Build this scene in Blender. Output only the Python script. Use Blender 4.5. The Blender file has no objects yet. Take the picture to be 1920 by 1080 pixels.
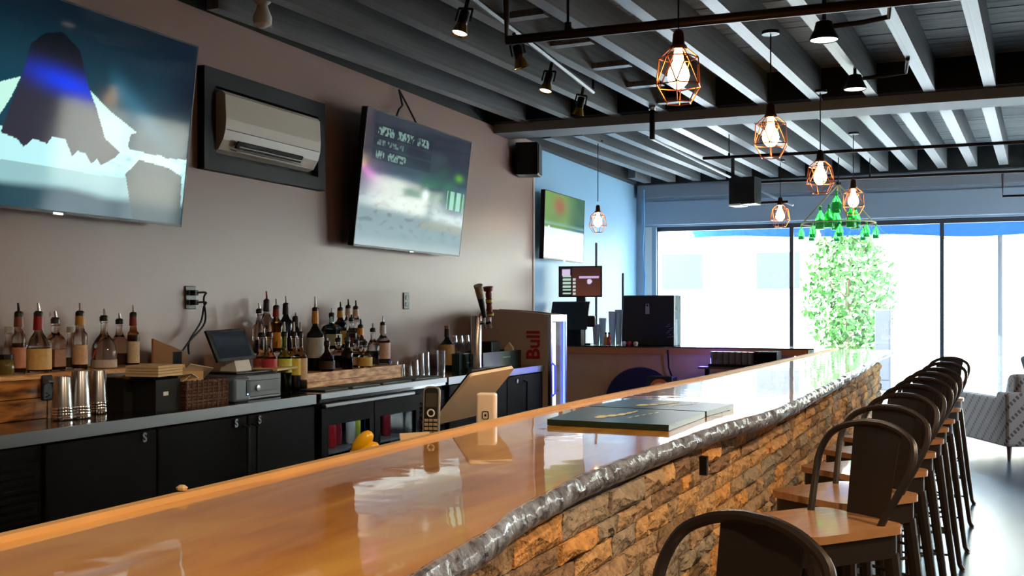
import bpy, bmesh, math, random
from mathutils import Vector, Matrix, noise
R = math.radians
S = bpy.context.scene
COL = S.collection
rnd = random.Random(7)

# ------------------------------------------------------------------ camera
EYE = 1.45; FOC = 2008.0; HOR = 583.0; YAW = R(22.7)
CA, SA = math.cos(YAW), math.sin(YAW)
cd = bpy.data.cameras.new('camera'); cam = bpy.data.objects.new('camera', cd); COL.objects.link(cam)
cam.location = (0, 0, EYE); cam.rotation_euler = (R(90), 0, YAW)
cd.sensor_width = 36; cd.lens = 36 * FOC / 1920; cd.shift_y = (HOR - 540) / 1920
cd.clip_start = 0.05; cd.clip_end = 300
S.camera = cam

def c(r, g, b, a=1.0):
    f = lambda v: (v/255/12.92) if v/255 <= .04045 else ((v/255+.055)/1.055)**2.4
    return (f(r), f(g), f(b), a)

# ------------------------------------------------------------------ sky, sun, exposure
W = bpy.data.worlds.new('world'); S.world = W; W.use_nodes = True
bg = W.node_tree.nodes['Background']; bg.inputs[0].default_value = (0.62, 0.84, 1.0, 1); bg.inputs[1].default_value = 26.0
sd = bpy.data.lights.new('sun', 'SUN'); sun = bpy.data.objects.new('sun', sd); COL.objects.link(sun)
sd.energy = 70; sd.angle = R(.6); sd.color = (.93, .97, 1); sun.rotation_euler = (R(38), 0, R(-22))
pd = bpy.data.lights.new('window_portal', 'AREA'); po = bpy.data.objects.new('window_portal', pd); COL.objects.link(po)
pd.shape = 'RECTANGLE'; pd.size = 7.5; pd.size_y = 2.3; po.location = (-.2, 14.42, 1.42); po.rotation_euler = (R(-90), 0, 0)
pd.cycles.is_portal = True
pd2 = bpy.data.lights.new('side_window_portal', 'AREA'); po2 = bpy.data.objects.new('side_window_portal', pd2); COL.objects.link(po2)
pd2.shape = 'RECTANGLE'; pd2.size = 2.4; pd2.size_y = 2.8; po2.location = (3.74, 12.2, 1.4); po2.rotation_euler = (0, R(90), 0); pd2.cycles.is_portal = True
# added warm fill, no fixtures, for unseen ceiling lamps behind and beside the camera
def lamp(loc, e, col, r=.09):
    l = bpy.data.lights.new('ceiling_fill', 'SPOT'); o = bpy.data.objects.new('ceiling_fill', l); COL.objects.link(o)
    l.energy = e; l.color = col; l.shadow_soft_size = r; l.spot_size = R(165); l.spot_blend = .35; o.location = loc; return o
WARM = (1, .72, .46)
for loc, e in (((-1.9, -.6, 3.0), 9), ((-2.2, 1.6, 3.0), 9), ((.7, .5, 3.0), 230), ((1.5, 3.2, 3.0), 240), ((1.9, 6.4, 3.0), 110)):
    lamp(loc, e, WARM)
vs = S.view_settings
vs.view_transform = 'Standard'; vs.look = 'None'; vs.gamma = 1; vs.use_curve_mapping = False; vs.exposure = 0.0
S.cycles.max_bounces = 8; S.cycles.transparent_max_bounces = 16; S.cycles.caustics_refractive = False; S.cycles.caustics_reflective = False
S.cycles.sample_clamp_indirect = 6

# ------------------------------------------------------------------ measuring: sight line of a photo point met with a plane of the room
def _ray(px, py):
    u = (px - 960) / FOC; v = (HOR - py) / FOC
    return Vector((u*CA - SA, u*SA + CA, v))
def on_x(px, py, x):
    r = _ray(px, py); t = x / r.x; return Vector((x, t*r.y, EYE + t*r.z))
def on_y(px, py, y):
    r = _ray(px, py); t = y / r.y; return Vector((t*r.x, y, EYE + t*r.z))
def on_z(px, py, z):
    r = _ray(px, py); t = (z - EYE) / r.z; return Vector((t*r.x, t*r.y, z))
def at_d(px, py, d):
    r = _ray(px, py); return Vector((r.x*d, r.y*d, EYE + r.z*d))
def depth(p): return -p.x*SA + p.y*CA

# ------------------------------------------------------------------ materials
MATS = {}
def mat(name, col, rough=.5, metal=0, spec=.5, emis=None, es=0, trans=0, ior=1.45, coat=0, bump=0, bscale=40, var=0, vscale=6, var_col=None, stretch=None, alpha=1, pos=False):
    if name in MATS: return MATS[name]
    m = bpy.data.materials.new(name); m.use_nodes = True; nt = m.node_tree; b = nt.nodes['Principled BSDF']
    col = col if len(col) == 4 else (*col, 1)
    b.inputs['Base Color'].default_value = col; b.inputs['Roughness'].default_value = rough; b.inputs['Metallic'].default_value = metal
    b.inputs['Specular IOR Level'].default_value = spec; b.inputs['IOR'].default_value = ior; b.inputs['Transmission Weight'].default_value = trans
    b.inputs['Coat Weight'].default_value = coat; b.inputs['Coat Roughness'].default_value = .04; b.inputs['Alpha'].default_value = alpha
    if emis: b.inputs['Emission Color'].default_value = emis if len(emis) == 4 else (*emis, 1); b.inputs['Emission Strength'].default_value = es
    tc = None
    def coords():
        nonlocal tc
        if tc is None:
            t = nt.nodes.new('ShaderNodeNewGeometry' if pos else 'ShaderNodeTexCoord'); mp = nt.nodes.new('ShaderNodeMapping'); nt.links.new(t.outputs['Position' if pos else 'Object'], mp.inputs[0])
            if stretch: mp.inputs['Scale'].default_value = stretch
            tc = mp.outputs[0]
        return tc
    if var or var_col:
        n = nt.nodes.new('ShaderNodeTexNoise'); n.inputs['Scale'].default_value = vscale; n.inputs['Detail'].default_value = 5
        nt.links.new(coords(), n.inputs['Vector'])
        rp = nt.nodes.new('ShaderNodeValToRGB'); nt.links.new(n.outputs['Fac'], rp.inputs[0])
        rp.color_ramp.elements[0].position = .35; rp.color_ramp.elements[1].position = .65
        v2 = var_col or tuple(k*(1-var) for k in col[:3])
        rp.color_ramp.elements[0].color = (*v2[:3], 1); rp.color_ramp.elements[1].color = col
        nt.links.new(rp.outputs[0], b.inputs['Base Color'])
    if bump:
        n = nt.nodes.new('ShaderNodeTexNoise'); n.inputs['Scale'].default_value = bscale; n.inputs['Detail'].default_value = 4
        nt.links.new(coords(), n.inputs['Vector']); bp = nt.nodes.new('ShaderNodeBump'); bp.inputs['Strength'].default_value = bump; bp.inputs['Distance'].default_value = .02
        nt.links.new(n.outputs['Fac'], bp.inputs['Height']); nt.links.new(bp.outputs[0], b.inputs['Normal'])
    MATS[name] = m; return m
def pane_mat(name, tint=(1, 1, 1), gloss=.07):
    if name in MATS: return MATS[name]
    m = bpy.data.materials.new(name); m.use_nodes = True; nt = m.node_tree; nt.nodes.clear()
    o = nt.nodes.new('ShaderNodeOutputMaterial'); mx = nt.nodes.new('ShaderNodeMixShader'); t = nt.nodes.new('ShaderNodeBsdfTransparent'); g = nt.nodes.new('ShaderNodeBsdfGlossy')
    t.inputs[0].default_value = (*tint, 1); g.inputs['Roughness'].default_value = .02; mx.inputs[0].default_value = gloss
    nt.links.new(t.outputs[0], mx.inputs[1]); nt.links.new(g.outputs[0], mx.inputs[2]); nt.links.new(mx.outputs[0], o.inputs[0])
    MATS[name] = m; return m
def screen_mat(name, strength):
    m = bpy.data.materials.new(name); m.use_nodes = True; nt = m.node_tree; b = nt.nodes['Principled BSDF']
    b.inputs['Base Color'].default_value = (.01, .01, .012, 1); b.inputs['Roughness'].default_value = .07; b.inputs['Specular IOR Level'].default_value = .15
    a = nt.nodes.new('ShaderNodeAttribute'); a.attribute_name = 'picture'; nt.links.new(a.outputs['Color'], b.inputs['Emission Color']); b.inputs['Emission Strength'].default_value = strength
    return m
BLK = mat('black_plastic', c(16, 16, 18), .4, spec=.35)
BLKM = mat('black_metal', c(26, 25, 26), .38, .6)
BLKF = mat('black_fridge', c(9, 9, 12), .6, 0, spec=.05, bump=.03, bscale=200)
DARK = mat('matte_black', c(12, 12, 13), .8)
STEEL = mat('brushed_steel', c(170, 172, 176), .28, 1)
CHROME = mat('chrome', c(225, 225, 228), .08, 1)
WHITE = mat('white_plastic', c(225, 222, 215), .4)
CREAM = mat('cream_card', c(214, 186, 142), .8)
GUN = mat('gunmetal_stool', c(52, 45, 41), .38, .45)
COPPER = mat('copper_wire', c(190, 110, 60), .3, 1)
BRASS = mat('brass', c(200, 160, 70), .22, 1)
BRONZE = mat('bronze_pipe', c(40, 24, 18), .45, .5)
GLASS = mat('clear_glass', (1, 1, 1, 1), .03, trans=1, ior=1.3)
PANE = pane_mat('window_glass')
def ware_mat():
    m = bpy.data.materials.new('glassware'); m.use_nodes = True; nt = m.node_tree; nt.nodes.clear(); N_ = nt.nodes.new
    o = N_('ShaderNodeOutputMaterial'); mx = N_('ShaderNodeMixShader'); t = N_('ShaderNodeBsdfTransparent'); g = N_('ShaderNodeBsdfGlossy'); lw = N_('ShaderNodeLayerWeight'); ma = N_('ShaderNodeMath')
    t.inputs[0].default_value = (.93, .94, .95, 1); g.inputs['Roughness'].default_value = .12; lw.inputs[0].default_value = .35; ma.operation = 'MULTIPLY_ADD'; ma.inputs[1].default_value = .75; ma.inputs[2].default_value = .12
    nt.links.new(lw.outputs['Facing'], ma.inputs[0]); nt.links.new(ma.outputs[0], mx.inputs[0]); nt.links.new(t.outputs[0], mx.inputs[1]); nt.links.new(g.outputs[0], mx.inputs[2]); nt.links.new(mx.outputs[0], o.inputs[0])
    return m
WARE = ware_mat()
RUBBER = mat('green_rubber', c(28, 52, 42), .45)

# ------------------------------------------------------------------ mesh building
class G:
    def __init__(s): s.b = bmesh.new()
    def box(s, lo, hi, mi=0, M=None):
        lo = Vector(lo); hi = Vector(hi)
        v = [s.b.verts.new((x, y, z)) for x in (lo.x, hi.x) for y in (lo.y, hi.y) for z in (lo.z, hi.z)]
        if M is not None:
            for k in v: k.co = M @ k.co
        for q in ((0, 1, 3, 2), (4, 6, 7, 5), (0, 4, 5, 1), (2, 3, 7, 6), (0, 2, 6, 4), (1, 5, 7, 3)):
            f = s.b.faces.new([v[i] for i in q]); f.material_index = mi
        return s
    def rbox(s, lo, hi, r=.01, seg=2, M=None):
        t = G().box(lo, hi); bmesh.ops.bevel(t.b, geom=t.b.edges[:], offset=r, segments=seg, affect='EDGES', profile=.5)
        if M is not None: bmesh.ops.transform(t.b, matrix=M, verts=t.b.verts)
        return s.add(t)
    def add(s, t, M=None):
        me = bpy.data.meshes.new('tmp'); t.b.to_mesh(me)
        if M is not None: me.transform(M)
        s.b.from_mesh(me); bpy.data.meshes.remove(me); t.b.free(); return s
    def tube(s, pts, r, seg=8, closed=False, cap=True):
        pts = [Vector(p) for p in pts]; n = len(pts); rings = []; prev = None
        rr = r if isinstance(r, (list, tuple)) else [r]*n
        for i, p in enumerate(pts):
            a = pts[(i-1) % n] if (closed or i > 0) else p; b = pts[(i+1) % n] if (closed or i < n-1) else p
            t = (b-a).normalized()
            if prev is None:
                u = t.orthogonal().normalized()
            else:
                u = prev - t*prev.dot(t); u = u.normalized() if u.length > 1e-6 else t.orthogonal().normalized()
            prev = u; w = t.cross(u)
            rings.append([s.b.verts.new(p + (u*math.cos(k*2*math.pi/seg) + w*math.sin(k*2*math.pi/seg))*rr[i]) for k in range(seg)])
        for i in range(n if closed else n-1):
            A = rings[i]; B = rings[(i+1) % n]
            for k in range(seg): s.b.faces.new((A[k], A[(k+1) % seg], B[(k+1) % seg], B[k]))
        if cap and not closed:
            s.b.faces.new(rings[0][::-1]); s.b.faces.new(rings[-1])
        return s
    def lathe(s, prof, seg=16, M=None, flat=1.0, cap=True):
        rings = []
        for r, z in prof:
            ring = [s.b.verts.new((r*math.cos(k*2*math.pi/seg), r*flat*math.sin(k*2*math.pi/seg), z)) for k in range(seg)]
            rings.append(ring)
        for A, B in zip(rings, rings[1:]):
            for k in range(seg): s.b.faces.new((A[k], A[(k+1) % seg], B[(k+1) % seg], B[k]))
        if cap:
            if prof[0][0] > 1e-4: s.b.faces.new(rings[0][::-1])
            if prof[-1][0] > 1e-4: s.b.faces.new(rings[-1])
        if M is not None:
            bmesh.ops.transform(s.b, matrix=M, verts=[v for r_ in rings for v in r_])
        return s
    def prism(s, poly, vec, M=None):
        A = [s.b.verts.new(Vector(p)) for p in poly]; B = [s.b.verts.new(Vector(p)+Vector(vec)) for p in poly]; n = len(A)
        s.b.faces.new(A[::-1]); s.b.faces.new(B)
        for i in range(n): s.b.faces.new((A[i], A[(i+1) % n], B[(i+1) % n], B[i]))
        if M is not None: bmesh.ops.transform(s.b, matrix=M, verts=A+B)
        return s
    def mesh(s, name, mats, smooth=False):
        bmesh.ops.remove_doubles(s.b, verts=s.b.verts, dist=1e-6)
        bmesh.ops.recalc_face_normals(s.b, faces=s.b.faces)
        me = bpy.data.meshes.new(name); s.b.to_mesh(me); s.b.free()
        for m in (mats if isinstance(mats, (list, tuple)) else [mats]): me.materials.append(m)
        if smooth:
            for p in me.polygons: p.use_smooth = True
            try: me.set_sharp_from_angle(angle=R(40))
            except Exception: pass
        return me
    def build(s, name, m, parent=None, loc=None, rot=None, smooth=False):
        return link(name, s.mesh(name, m, smooth), parent, loc, rot)
def link(name, me, parent=None, loc=None, rot=None, scale=None):
    o = bpy.data.objects.new(name, me); COL.objects.link(o)
    if parent: o.parent = parent
    if loc is not None: o.location = loc
    if rot is not None: o.rotation_euler = rot
    if scale is not None: o.scale = scale
    return o
def tag(o, label, cat, group=None, kind=None):
    o['label'] = label; o['category'] = cat
    if group: o['group'] = group
    if kind: o['kind'] = kind
    return o
def thing(name, label, cat, loc=(0, 0, 0), rz=0, group=None):
    o = bpy.data.objects.new(name, None); COL.objects.link(o); o.location = loc; o.rotation_euler = (0, 0, rz); o.empty_display_size = .05
    return tag(o, label, cat, group)
def structure(o): o['kind'] = 'structure'; return o
def copy_tree(o, parent=None):
    k = o.copy(); COL.objects.link(k); k.parent = parent
    for ch in list(o.children): copy_tree(ch, k)
    return k
def text(name, body, size, m, parent, loc, rot, extrude=.002, offset=0, align='CENTER'):
    cu = bpy.data.curves.new(name, 'FONT'); cu.body = body; cu.size = size; cu.extrude = extrude; cu.offset = offset; cu.align_x = align; cu.align_y = 'CENTER'
    cu.materials.append(m); tmp = bpy.data.objects.new('tmp', cu); me = bpy.data.meshes.new_from_object(tmp); bpy.data.objects.remove(tmp); o = bpy.data.objects.new(name, me); COL.objects.link(o); o.parent = parent; o.location = loc; o.rotation_euler = rot; return o
def smooth_path(pts, n=5):
    pts = [Vector(p) for p in pts]; out = []
    for i in range(len(pts)-1):
        P0 = pts[max(0, i-1)]; P1 = pts[i]; P2 = pts[i+1]; P3 = pts[min(len(pts)-1, i+2)]
        for k in range(n):
            f = k/n; out.append(.5*((2*P1)+(P2-P0)*f+(2*P0-5*P1+4*P2-P3)*f*f+(3*P1-P0-3*P2+P3)*f**3))
    return out+[pts[-1]]
def RX(a): return Matrix.Rotation(a, 4, 'X')
def RY(a): return Matrix.Rotation(a, 4, 'Y')
def RZ(a): return Matrix.Rotation(a, 4, 'Z')
def T(x, y, z): return Matrix.Translation((x, y, z))

# ================================================================== SETTING
WX = -4.0; WY = 14.3; ZC = 3.17; ZD = 3.42; XR = 3.6; YB = -3.0; YE = 10.12
PINK = mat('taupe_wall_paint', c(150, 122, 111), .34, bump=.03, bscale=90)
BLUE = mat('light_blue_wall_paint', c(150, 192, 222), .4, bump=.04, bscale=90)
GREYB = mat('grey_blue_header_paint', c(150, 165, 182), .6)
JOIST = mat('grey_painted_timber', c(112, 114, 116), .36, bump=.1, bscale=14, var=.35, vscale=5, stretch=(8, 1, 8))
DECK = mat('painted_deck_boards', c(140, 144, 146), .65, bump=.15, bscale=10, var=.4, vscale=4, stretch=(1, 6, 6))
FLOORM = mat('polished_concrete', c(50, 68, 82), .26, spec=.5, bump=.05, bscale=6, var=.3, vscale=1.2)
structure(G().box((-4.3, YB-.2, -.1), (XR+.2, WY+.2, 0)).build('floor', FLOORM))
structure(G().box((WX-.3, YB, 0), (WX, YE, ZC)).build('wall_left', PINK))
structure(G().box((WX-.36, YE, 0), (WX-.12, WY, ZC)).build('wall_left_far', BLUE))
structure(G().box((XR, YB, 0), (XR+.2, 10.8, ZD)).box((XR, 13.6, 0), (XR+.2, WY+.2, ZD)).box((XR, 10.8, 0), (XR+.2, 13.6, .2)).box((XR, 10.8, 2.6), (XR+.2, 13.6, ZD)).build('wall_right', mat('right_wall_paint', c(150, 132, 120), .6)))
w2 = bpy.data.objects.new('window_2', None); COL.objects.link(w2); w2.location = (XR+.08, 10.8, .2); structure(w2)
G().box((0, 0, 0), (.06, 2.8, .05)).box((0, 0, 2.35), (.06, 2.8, 2.4)).box((0, 0, .05), (.06, .05, 2.35)).box((0, 2.75, .05), (.06, 2.8, 2.35)).build('frame', mat('dark_window_metal', c(70, 76, 86), .4, .5), w2)
G().box((0, 1.37, .05), (.06, 1.43, 2.35)).build('mullion', mat('dark_window_metal', c(70, 76, 86)), w2)
for a_, b_ in ((.05, 1.37), (1.43, 2.75)): G().box((.025, a_, .05), (.031, b_, 2.35)).build('pane', PANE, w2)
structure(G().box((-4.3, YB-.2, 0), (XR+.2, YB, ZD)).build('wall_back', mat('back_wall_paint', c(150, 132, 120), .6)))
structure(G().box((WX-.36, YB, ZC), (WX-.03, WY, ZD)).build('trim_1', DARK))
structure(G().box((WX-.13, YE-.015, 0), (WX+.008, YE+.03, ZC)).build('trim_2', mat('pale_corner_trim', c(205, 190, 180), .5)))
structure(G().box((WX, YB, 0), (WX+.015, YE, .1)).build('baseboard_left', DARK))
# window wall
wf = structure(G().box((-4.3, WY, 2.6), (XR+.2, WY+.2, ZD)).box((-4.3, WY, 0), (XR+.2, WY+.2, .16)).box((-4.3, WY, .16), (-3.84, WY+.2, 2.6)).build('wall_front', GREYB))
structure(G().box((-4.06, WY-.14, 2.99), (XR, WY, ZC)).build('trim_3', mat('header_ledge_shade', c(132, 136, 146), .6)))  # shade on the ledge is put into this darker grey
structure(G().rbox((-4.04, WY-.035, 2.62), (XR, WY-.002, 2.95), .015).build('trim_4', GREYB))
structure(G().box((-4.06, WY-.3, ZC-.02), (XR, WY-.2, ZD)).build('shade_strip', DARK))  # black strip put in for the shade at the window-side joist ends
MULL = mat('dark_window_metal', c(70, 76, 86), .4, .5)
wn = bpy.data.objects.new('window_1', None); COL.objects.link(wn); wn.location = (-3.83, WY+.06, .16); structure(wn)
G().box((0, 0, 2.38), (7.43, .06, 2.44)).box((0, 0, 0), (7.43, .06, .05)).box((-.06, -.02, 0), (0, .08, 2.44)).build('frame', MULL, wn)
G().box((-.17, -.062, 0), (-.07, -.02, 2.44)).build('jamb', WHITE, wn)
xs = [-3.83, -2.035, -.207, 1.62, 3.44]
for x in xs[1:-1]: G().box((x+3.83-.024, -.02, .05), (x+3.83+.024, .07, 2.38)).build('mullion', MULL, wn)
for a, b in zip(xs, xs[1:]): G().box((a+3.83+.024, .024, .05), (b+3.83-.024, .03, 2.38)).build('pane', PANE, wn)
# ceiling: deck boards, joists running a little askew to the bar wall, beam, blocking
ceil = structure(G().box((-4.36, YB-.2, ZD+.03), (XR+.2, WY+.2, ZD+.12)).build('ceiling', DARK))
bm_ = G().box((-4.0, -.068, 0), (3.6, .068, .022)).mesh('plank', DECK)
y = YB+.07
while y < WY:
    link('plank', bm_, ceil, (0, y, ZD+.002+rnd.uniform(0, .006))); y += .142
SK = R(3.7); CS, SS = math.cos(SK), math.sin(SK)
def joist_run(s0, step, n, t0, t1, w, base):
    for k in range(n):
        s = s0 - step*k
        a = max(t0, (-3.97+w/2 - s*CS)/SS); b = min(t1, (XR-.05 - s*CS)/SS)
        if b - a < .4: continue
        m = (a+b)/2; x = s*CS + m*SS; yy = -s*SS + m*CS
        o = link('joist', base, ceil, (x, yy, 0), (0, 0, -SK), (w, b-a, 1))
unit = G().box((-.5, -.5, ZC), (.5, .5, ZD)).mesh('joist', JOIST)
joist_run(3.5, .43, 20, YB+.35, 8.98, .085, unit)
joist_run(3.6, .335, 26, 9.72, 13.85, .1, unit)
G().box((WX, 9.12, 3.1), (XR, 9.5, ZD)).build('beam', mat('beam_paint', c(126, 130, 134), .6, bump=.06, bscale=20), ceil)
for k in range(7):                                   # short blocks between two joists above the track lights
    t = 4.3 + k*.72; s = -2.795; x = s*CS + t*SS; yy = -s*SS + t*CS
    link('blocking', G().box((-.172, -.04, ZC+.02), (.172, .04, ZC+.06)).mesh('blocking', JOIST), ceil, (x, yy, 0), (0, 0, -SK))
G().box((WX, 8.99, ZC+.01), (XR, 9.11, ZD)).build('blocking', DARK, ceil)  # black strip standing in for the beam's shade between the joists
# ------------------------------------------------------------------ street outside
PAVE = mat('pale_paving', c(205, 200, 192), .8, bump=.1, bscale=8, var=.1)
structure(G().box((-30, WY+.2, -.12), (30, 19, -.02)).box((XR+.2, -8, -.12), (30, WY+.2, -.02)).build('sidewalk', PAVE))
structure(G().box((-30, 19, -.2), (30, 40, -.1)).build('road', mat('asphalt', c(150, 150, 150), .9, var=.2)))
bl = thing('building', 'pale stucco building with blue-grey windows across the street', 'building', (-14, 27, 0))
WALLB = mat('pale_stucco', c(232, 226, 216), .8, var=.06)
G().box((-14, 0, -.1), (12, 6, 7)).build('wall', WALLB, bl)
G().box((-14, -.25, 3.35), (12, 0, 3.6)).build('cornice', mat('peach_band', c(226, 190, 170), .8), bl)
WDARK = mat('far_window_glass', (.012, .015, .02), .5)
for x in (-9, 4.6, 6.8, 9.2):
    w = G().box((x, -.06, 1.9), (x+1.3, .02, 3.0)).build('window', WHITE, bl); G().box((x+.12, -.075, 2.0), (x+1.18, -.06, 2.9)).build('pane', WDARK, w)
G().box((1.4, -.05, 0), (2.6, .02, 2.3)).build('door', mat('pale_blue_door', c(180, 205, 220), .5), bl)
bl2 = thing('building', 'cream block building behind the leafy tree and stone wall', 'building', (9, 29, 0))
G().box((-9, 0, -.1), (14, 6, 7)).build('wall', mat('cream_block', c(236, 224, 200), .85, var=.05), bl2)
for x in (-6.5, -3, 0.5): 
    w = G().box((x, -.05, 1.7), (x+1.2, .02, 3.0)).build('window', WHITE, bl2); G().box((x+.1, -.06, 1.8), (x+1.1, -.05, 2.9)).build('pane', WDARK, w)
sw = G().box((1.2, 22.0, -.1), (9, 22.5, 1.75)).build('stone_wall', mat('tan_stone', (.05, .04, .032), .9, bump=.5, bscale=5, var=.15, vscale=4))
tag(sw, 'low tan stone wall beyond the right-hand panes', 'wall')
# tree
tr = thing('street_tree', 'young leafy green tree growing outside the middle pane', 'tree', (*on_y(1590, 600, 22.5).xy, -.1))
tg = G().tube([(0, 0, 0), (.03, 0, .9), (-.02, .02, 1.7), (.05, 0, 2.6)], [.07, .06, .05, .02])
for k in range(9):
    a = k*2.4; z = 1.1 + k*.17; tg.tube([(0, 0, z), (.4*math.cos(a), .4*math.sin(a), z+.4), (.85*math.cos(a), .85*math.sin(a), z+.65)], [.03, .02, .008], 6)
tg.build('trunk', mat('bark', c(110, 90, 70), .9), tr)
lg = G(); r_ = random.Random(3)
for k in range(2600):
    a = r_.uniform(0, 6.283); z = r_.uniform(.8, 3.3); f = math.sin(max(0, min(1, (z-.3)/3.2))*math.pi)**.7
    q = r_.uniform(.05, 1)**.6*.95*f; p = Vector((q*math.cos(a), q*math.sin(a), z)); s = r_.uniform(.05, .1)
    u = Vector((r_.gauss(0, 1), r_.gauss(0, 1), r_.gauss(0, 1))).normalized()*s; w = u.orthogonal().normalized()*s*.55
    v = [lg.b.verts.new(p+u), lg.b.verts.new(p+w), lg.b.verts.new(p-u), lg.b.verts.new(p-w)]; lg.b.faces.new(v)
lo_ = lg.build('foliage', mat('bright_green_leaves', (.036, .13, .016), .6, var=.3, vscale=1.5), tr); lo_['kind'] = 'stuff'
cb = thing('utility_cabinet', 'grey street cabinet standing beside the green tree', 'cabinet', (*on_y(1656, 600, 21.0).xy, -.02))
G().rbox((-.14, -.14, 0), (.14, .14, 1.5), .02).build('body', mat('street_grey', (.014, .017, .022), .6), cb); G().box((-.11, -.15, .2), (.11, -.138, 1.3)).build('door', mat('street_grey', c(140, 150, 170)), cb)
# awning over the window, outside
ag = G(); n = 60
rows = []
for i in range(n+1):
    x = -3.6 + 7.6*i/n; sag = .03*math.sin(i*.37) + .05*math.sin(i*.11+1)
    rows.append((ag.b.verts.new((x, 14.72, 3.0)), ag.b.verts.new((x, 15.25, 2.68)), ag.b.verts.new((x, 15.26, 2.47+sag*.6))))
for A, B in zip(rows, rows[1:]):
    for k in range(2): ag.b.faces.new((A[k], B[k], B[k+1], A[k+1]))
ao = ag.build('awning', mat('blue_awning_cloth', c(70, 126, 200), .8)); tag(ao, 'blue cloth awning hanging outside along the top of the windows', 'awning')
ao.modifiers.new('thick', 'SOLIDIFY').thickness = .01
pu = thing('patio_umbrella', 'white patio umbrella with grey pole outside the right-hand pane', 'umbrella', (*on_y(1875, 600, 19.2).xy, -.02))
G().tube([(0, 0, 0), (0, 0, 2.9)], .04).build('pole', mat('street_grey', c(140, 150, 170)), pu)
G().lathe([(1.35, 2.75), (.7, 3.0), (.02, 3.2), (.02, 3.17), (.7, 2.97), (1.35, 2.72)], 10, cap=False).build('canopy', mat('white_canvas', c(238, 236, 230), .8), pu)

# ================================================================== THE BAR
def lerp(tab, y):
    if y <= tab[0][0]: return tab[0][1]
    for (a, u), (b, v) in zip(tab, tab[1:]):
        if y <= b:
            t = (y-a)/(b-a); return u+(v-u)*t
    return tab[-1][1]
FRONT = [(.2, -.74), (.8, -.72), (1.38, -.713), (1.7, -.745), (1.98, -.783), (2.45, -.80), (2.96, -.773), (3.63, -.735), (4.06, -.66), (4.57, -.638), (5.9, -.623), (7.5, -.615), (9.94, -.64), (11.05, -.60)]
BACK = [(.2, -1.45), (3.7, -1.45), (4.8, -1.41), (6, -1.325), (7.75, -1.25), (11.05, -1.134)]
def brickx(y): return -.86 + (y-1)*.2/9
BARTOP = 1.07; Y0, Y1 = .2, 11.05
bar = thing('bar_counter', 'long bar with glossy live-edge wood top on a stacked stone front', 'bar', (0, 0, 0))
def slab_mat():
    m = bpy.data.materials.new('epoxy_coated_slab'); m.use_nodes = True; nt = m.node_tree; b = nt.nodes['Principled BSDF']
    t = nt.nodes.new('ShaderNodeTexCoord'); mp = nt.nodes.new('ShaderNodeMapping'); mp.inputs['Scale'].default_value = (3.2, .55, 1); nt.links.new(t.outputs['Object'], mp.inputs[0])
    n = nt.nodes.new('ShaderNodeTexNoise'); n.inputs['Scale'].default_value = 2.2; n.inputs['Detail'].default_value = 6; n.inputs['Distortion'].default_value = 1.2; nt.links.new(mp.outputs[0], n.inputs['Vector'])
    r = nt.nodes.new('ShaderNodeValToRGB'); e = r.color_ramp.elements; e[0].position = .3; e[0].color = c(172, 104, 18); e[1].position = .72; e[1].color = c(236, 182, 82)
    k = e.new(.5); k.color = c(214, 148, 46); nt.links.new(n.outputs['Fac'], r.inputs[0])
    w = nt.nodes.new('ShaderNodeTexWave'); w.inputs['Scale'].default_value = 3; w.inputs['Distortion'].default_value = 9; w.inputs['Detail'].default_value = 3; w.inputs['Detail Scale'].default_value = .6; nt.links.new(mp.outputs[0], w.inputs['Vector'])
    mx = nt.nodes.new('ShaderNodeMix'); mx.data_type = 'RGBA'; mx.blend_type = 'MULTIPLY'; mx.inputs[0].default_value = .0
    nt.links.new(r.outputs[0], mx.inputs[6]); nt.links.new(w.outputs[0], mx.inputs[7]); nt.links.new(mx.outputs[2], b.inputs['Base Color'])
    b.inputs['Roughness'].default_value = .3; b.inputs['Coat Weight'].default_value = 1; b.inputs['Coat Roughness'].default_value = .03; b.inputs['Coat IOR'].default_value = 1.6
    n2 = nt.nodes.new('ShaderNodeTexNoise'); n2.inputs['Scale'].default_value = 5; nt.links.new(t.outputs['Object'], n2.inputs['Vector'])
    bp = nt.nodes.new('ShaderNodeBump'); bp.inputs['Strength'].default_value = .06; bp.inputs['Distance'].default_value = .02; nt.links.new(n2.outputs['Fac'], bp.inputs['Height']); nt.links.new(bp.outputs[0], b.inputs['Coat Normal'])
    return m
SLAB = slab_mat()
def frontx(y):
    return lerp(FRONT, y)*.5 + .25*(lerp(FRONT, y-.12)+lerp(FRONT, y+.12)) + .010*noise.noise(Vector((0, y*5, 1))) + .004*noise.noise(Vector((0, y*19, 4)))
N = 360; g = G(); T1 = []; T2 = []; B1 = []; B2 = []
for i in range(N+1):
    y = Y0 + (Y1-Y0)*i/N; xf = frontx(y)-.012; xb = lerp(BACK, y)
    T1.append(g.b.verts.new((xf, y, BARTOP))); T2.append(g.b.verts.new((xb, y, BARTOP))); B1.append(g.b.verts.new((xf-.03, y, 1.0))); B2.append(g.b.verts.new((xb, y, 1.0)))
for i in range(N):
    g.b.faces.new((T1[i], T1[i+1], T2[i+1], T2[i])); g.b.faces.new((B1[i], B2[i], B2[i+1], B1[i+1])); g.b.faces.new((T2[i], T2[i+1], B2[i+1], B2[i])); g.b.faces.new((T1[i], B1[i], B1[i+1], T1[i+1]))
g.b.faces.new((T1[0], T2[0], B2[0], B1[0])); g.b.faces.new((T1[-1], B1[-1], B2[-1], T2[-1]))
g.build('wood_top', SLAB, bar)
BARK = mat('varnished_bark', c(132, 140, 156), .5, coat=.25, bump=.6, bscale=60, var_col=c(56, 50, 54), vscale=26)
g = G(); rows = []
M_ = 700
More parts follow.
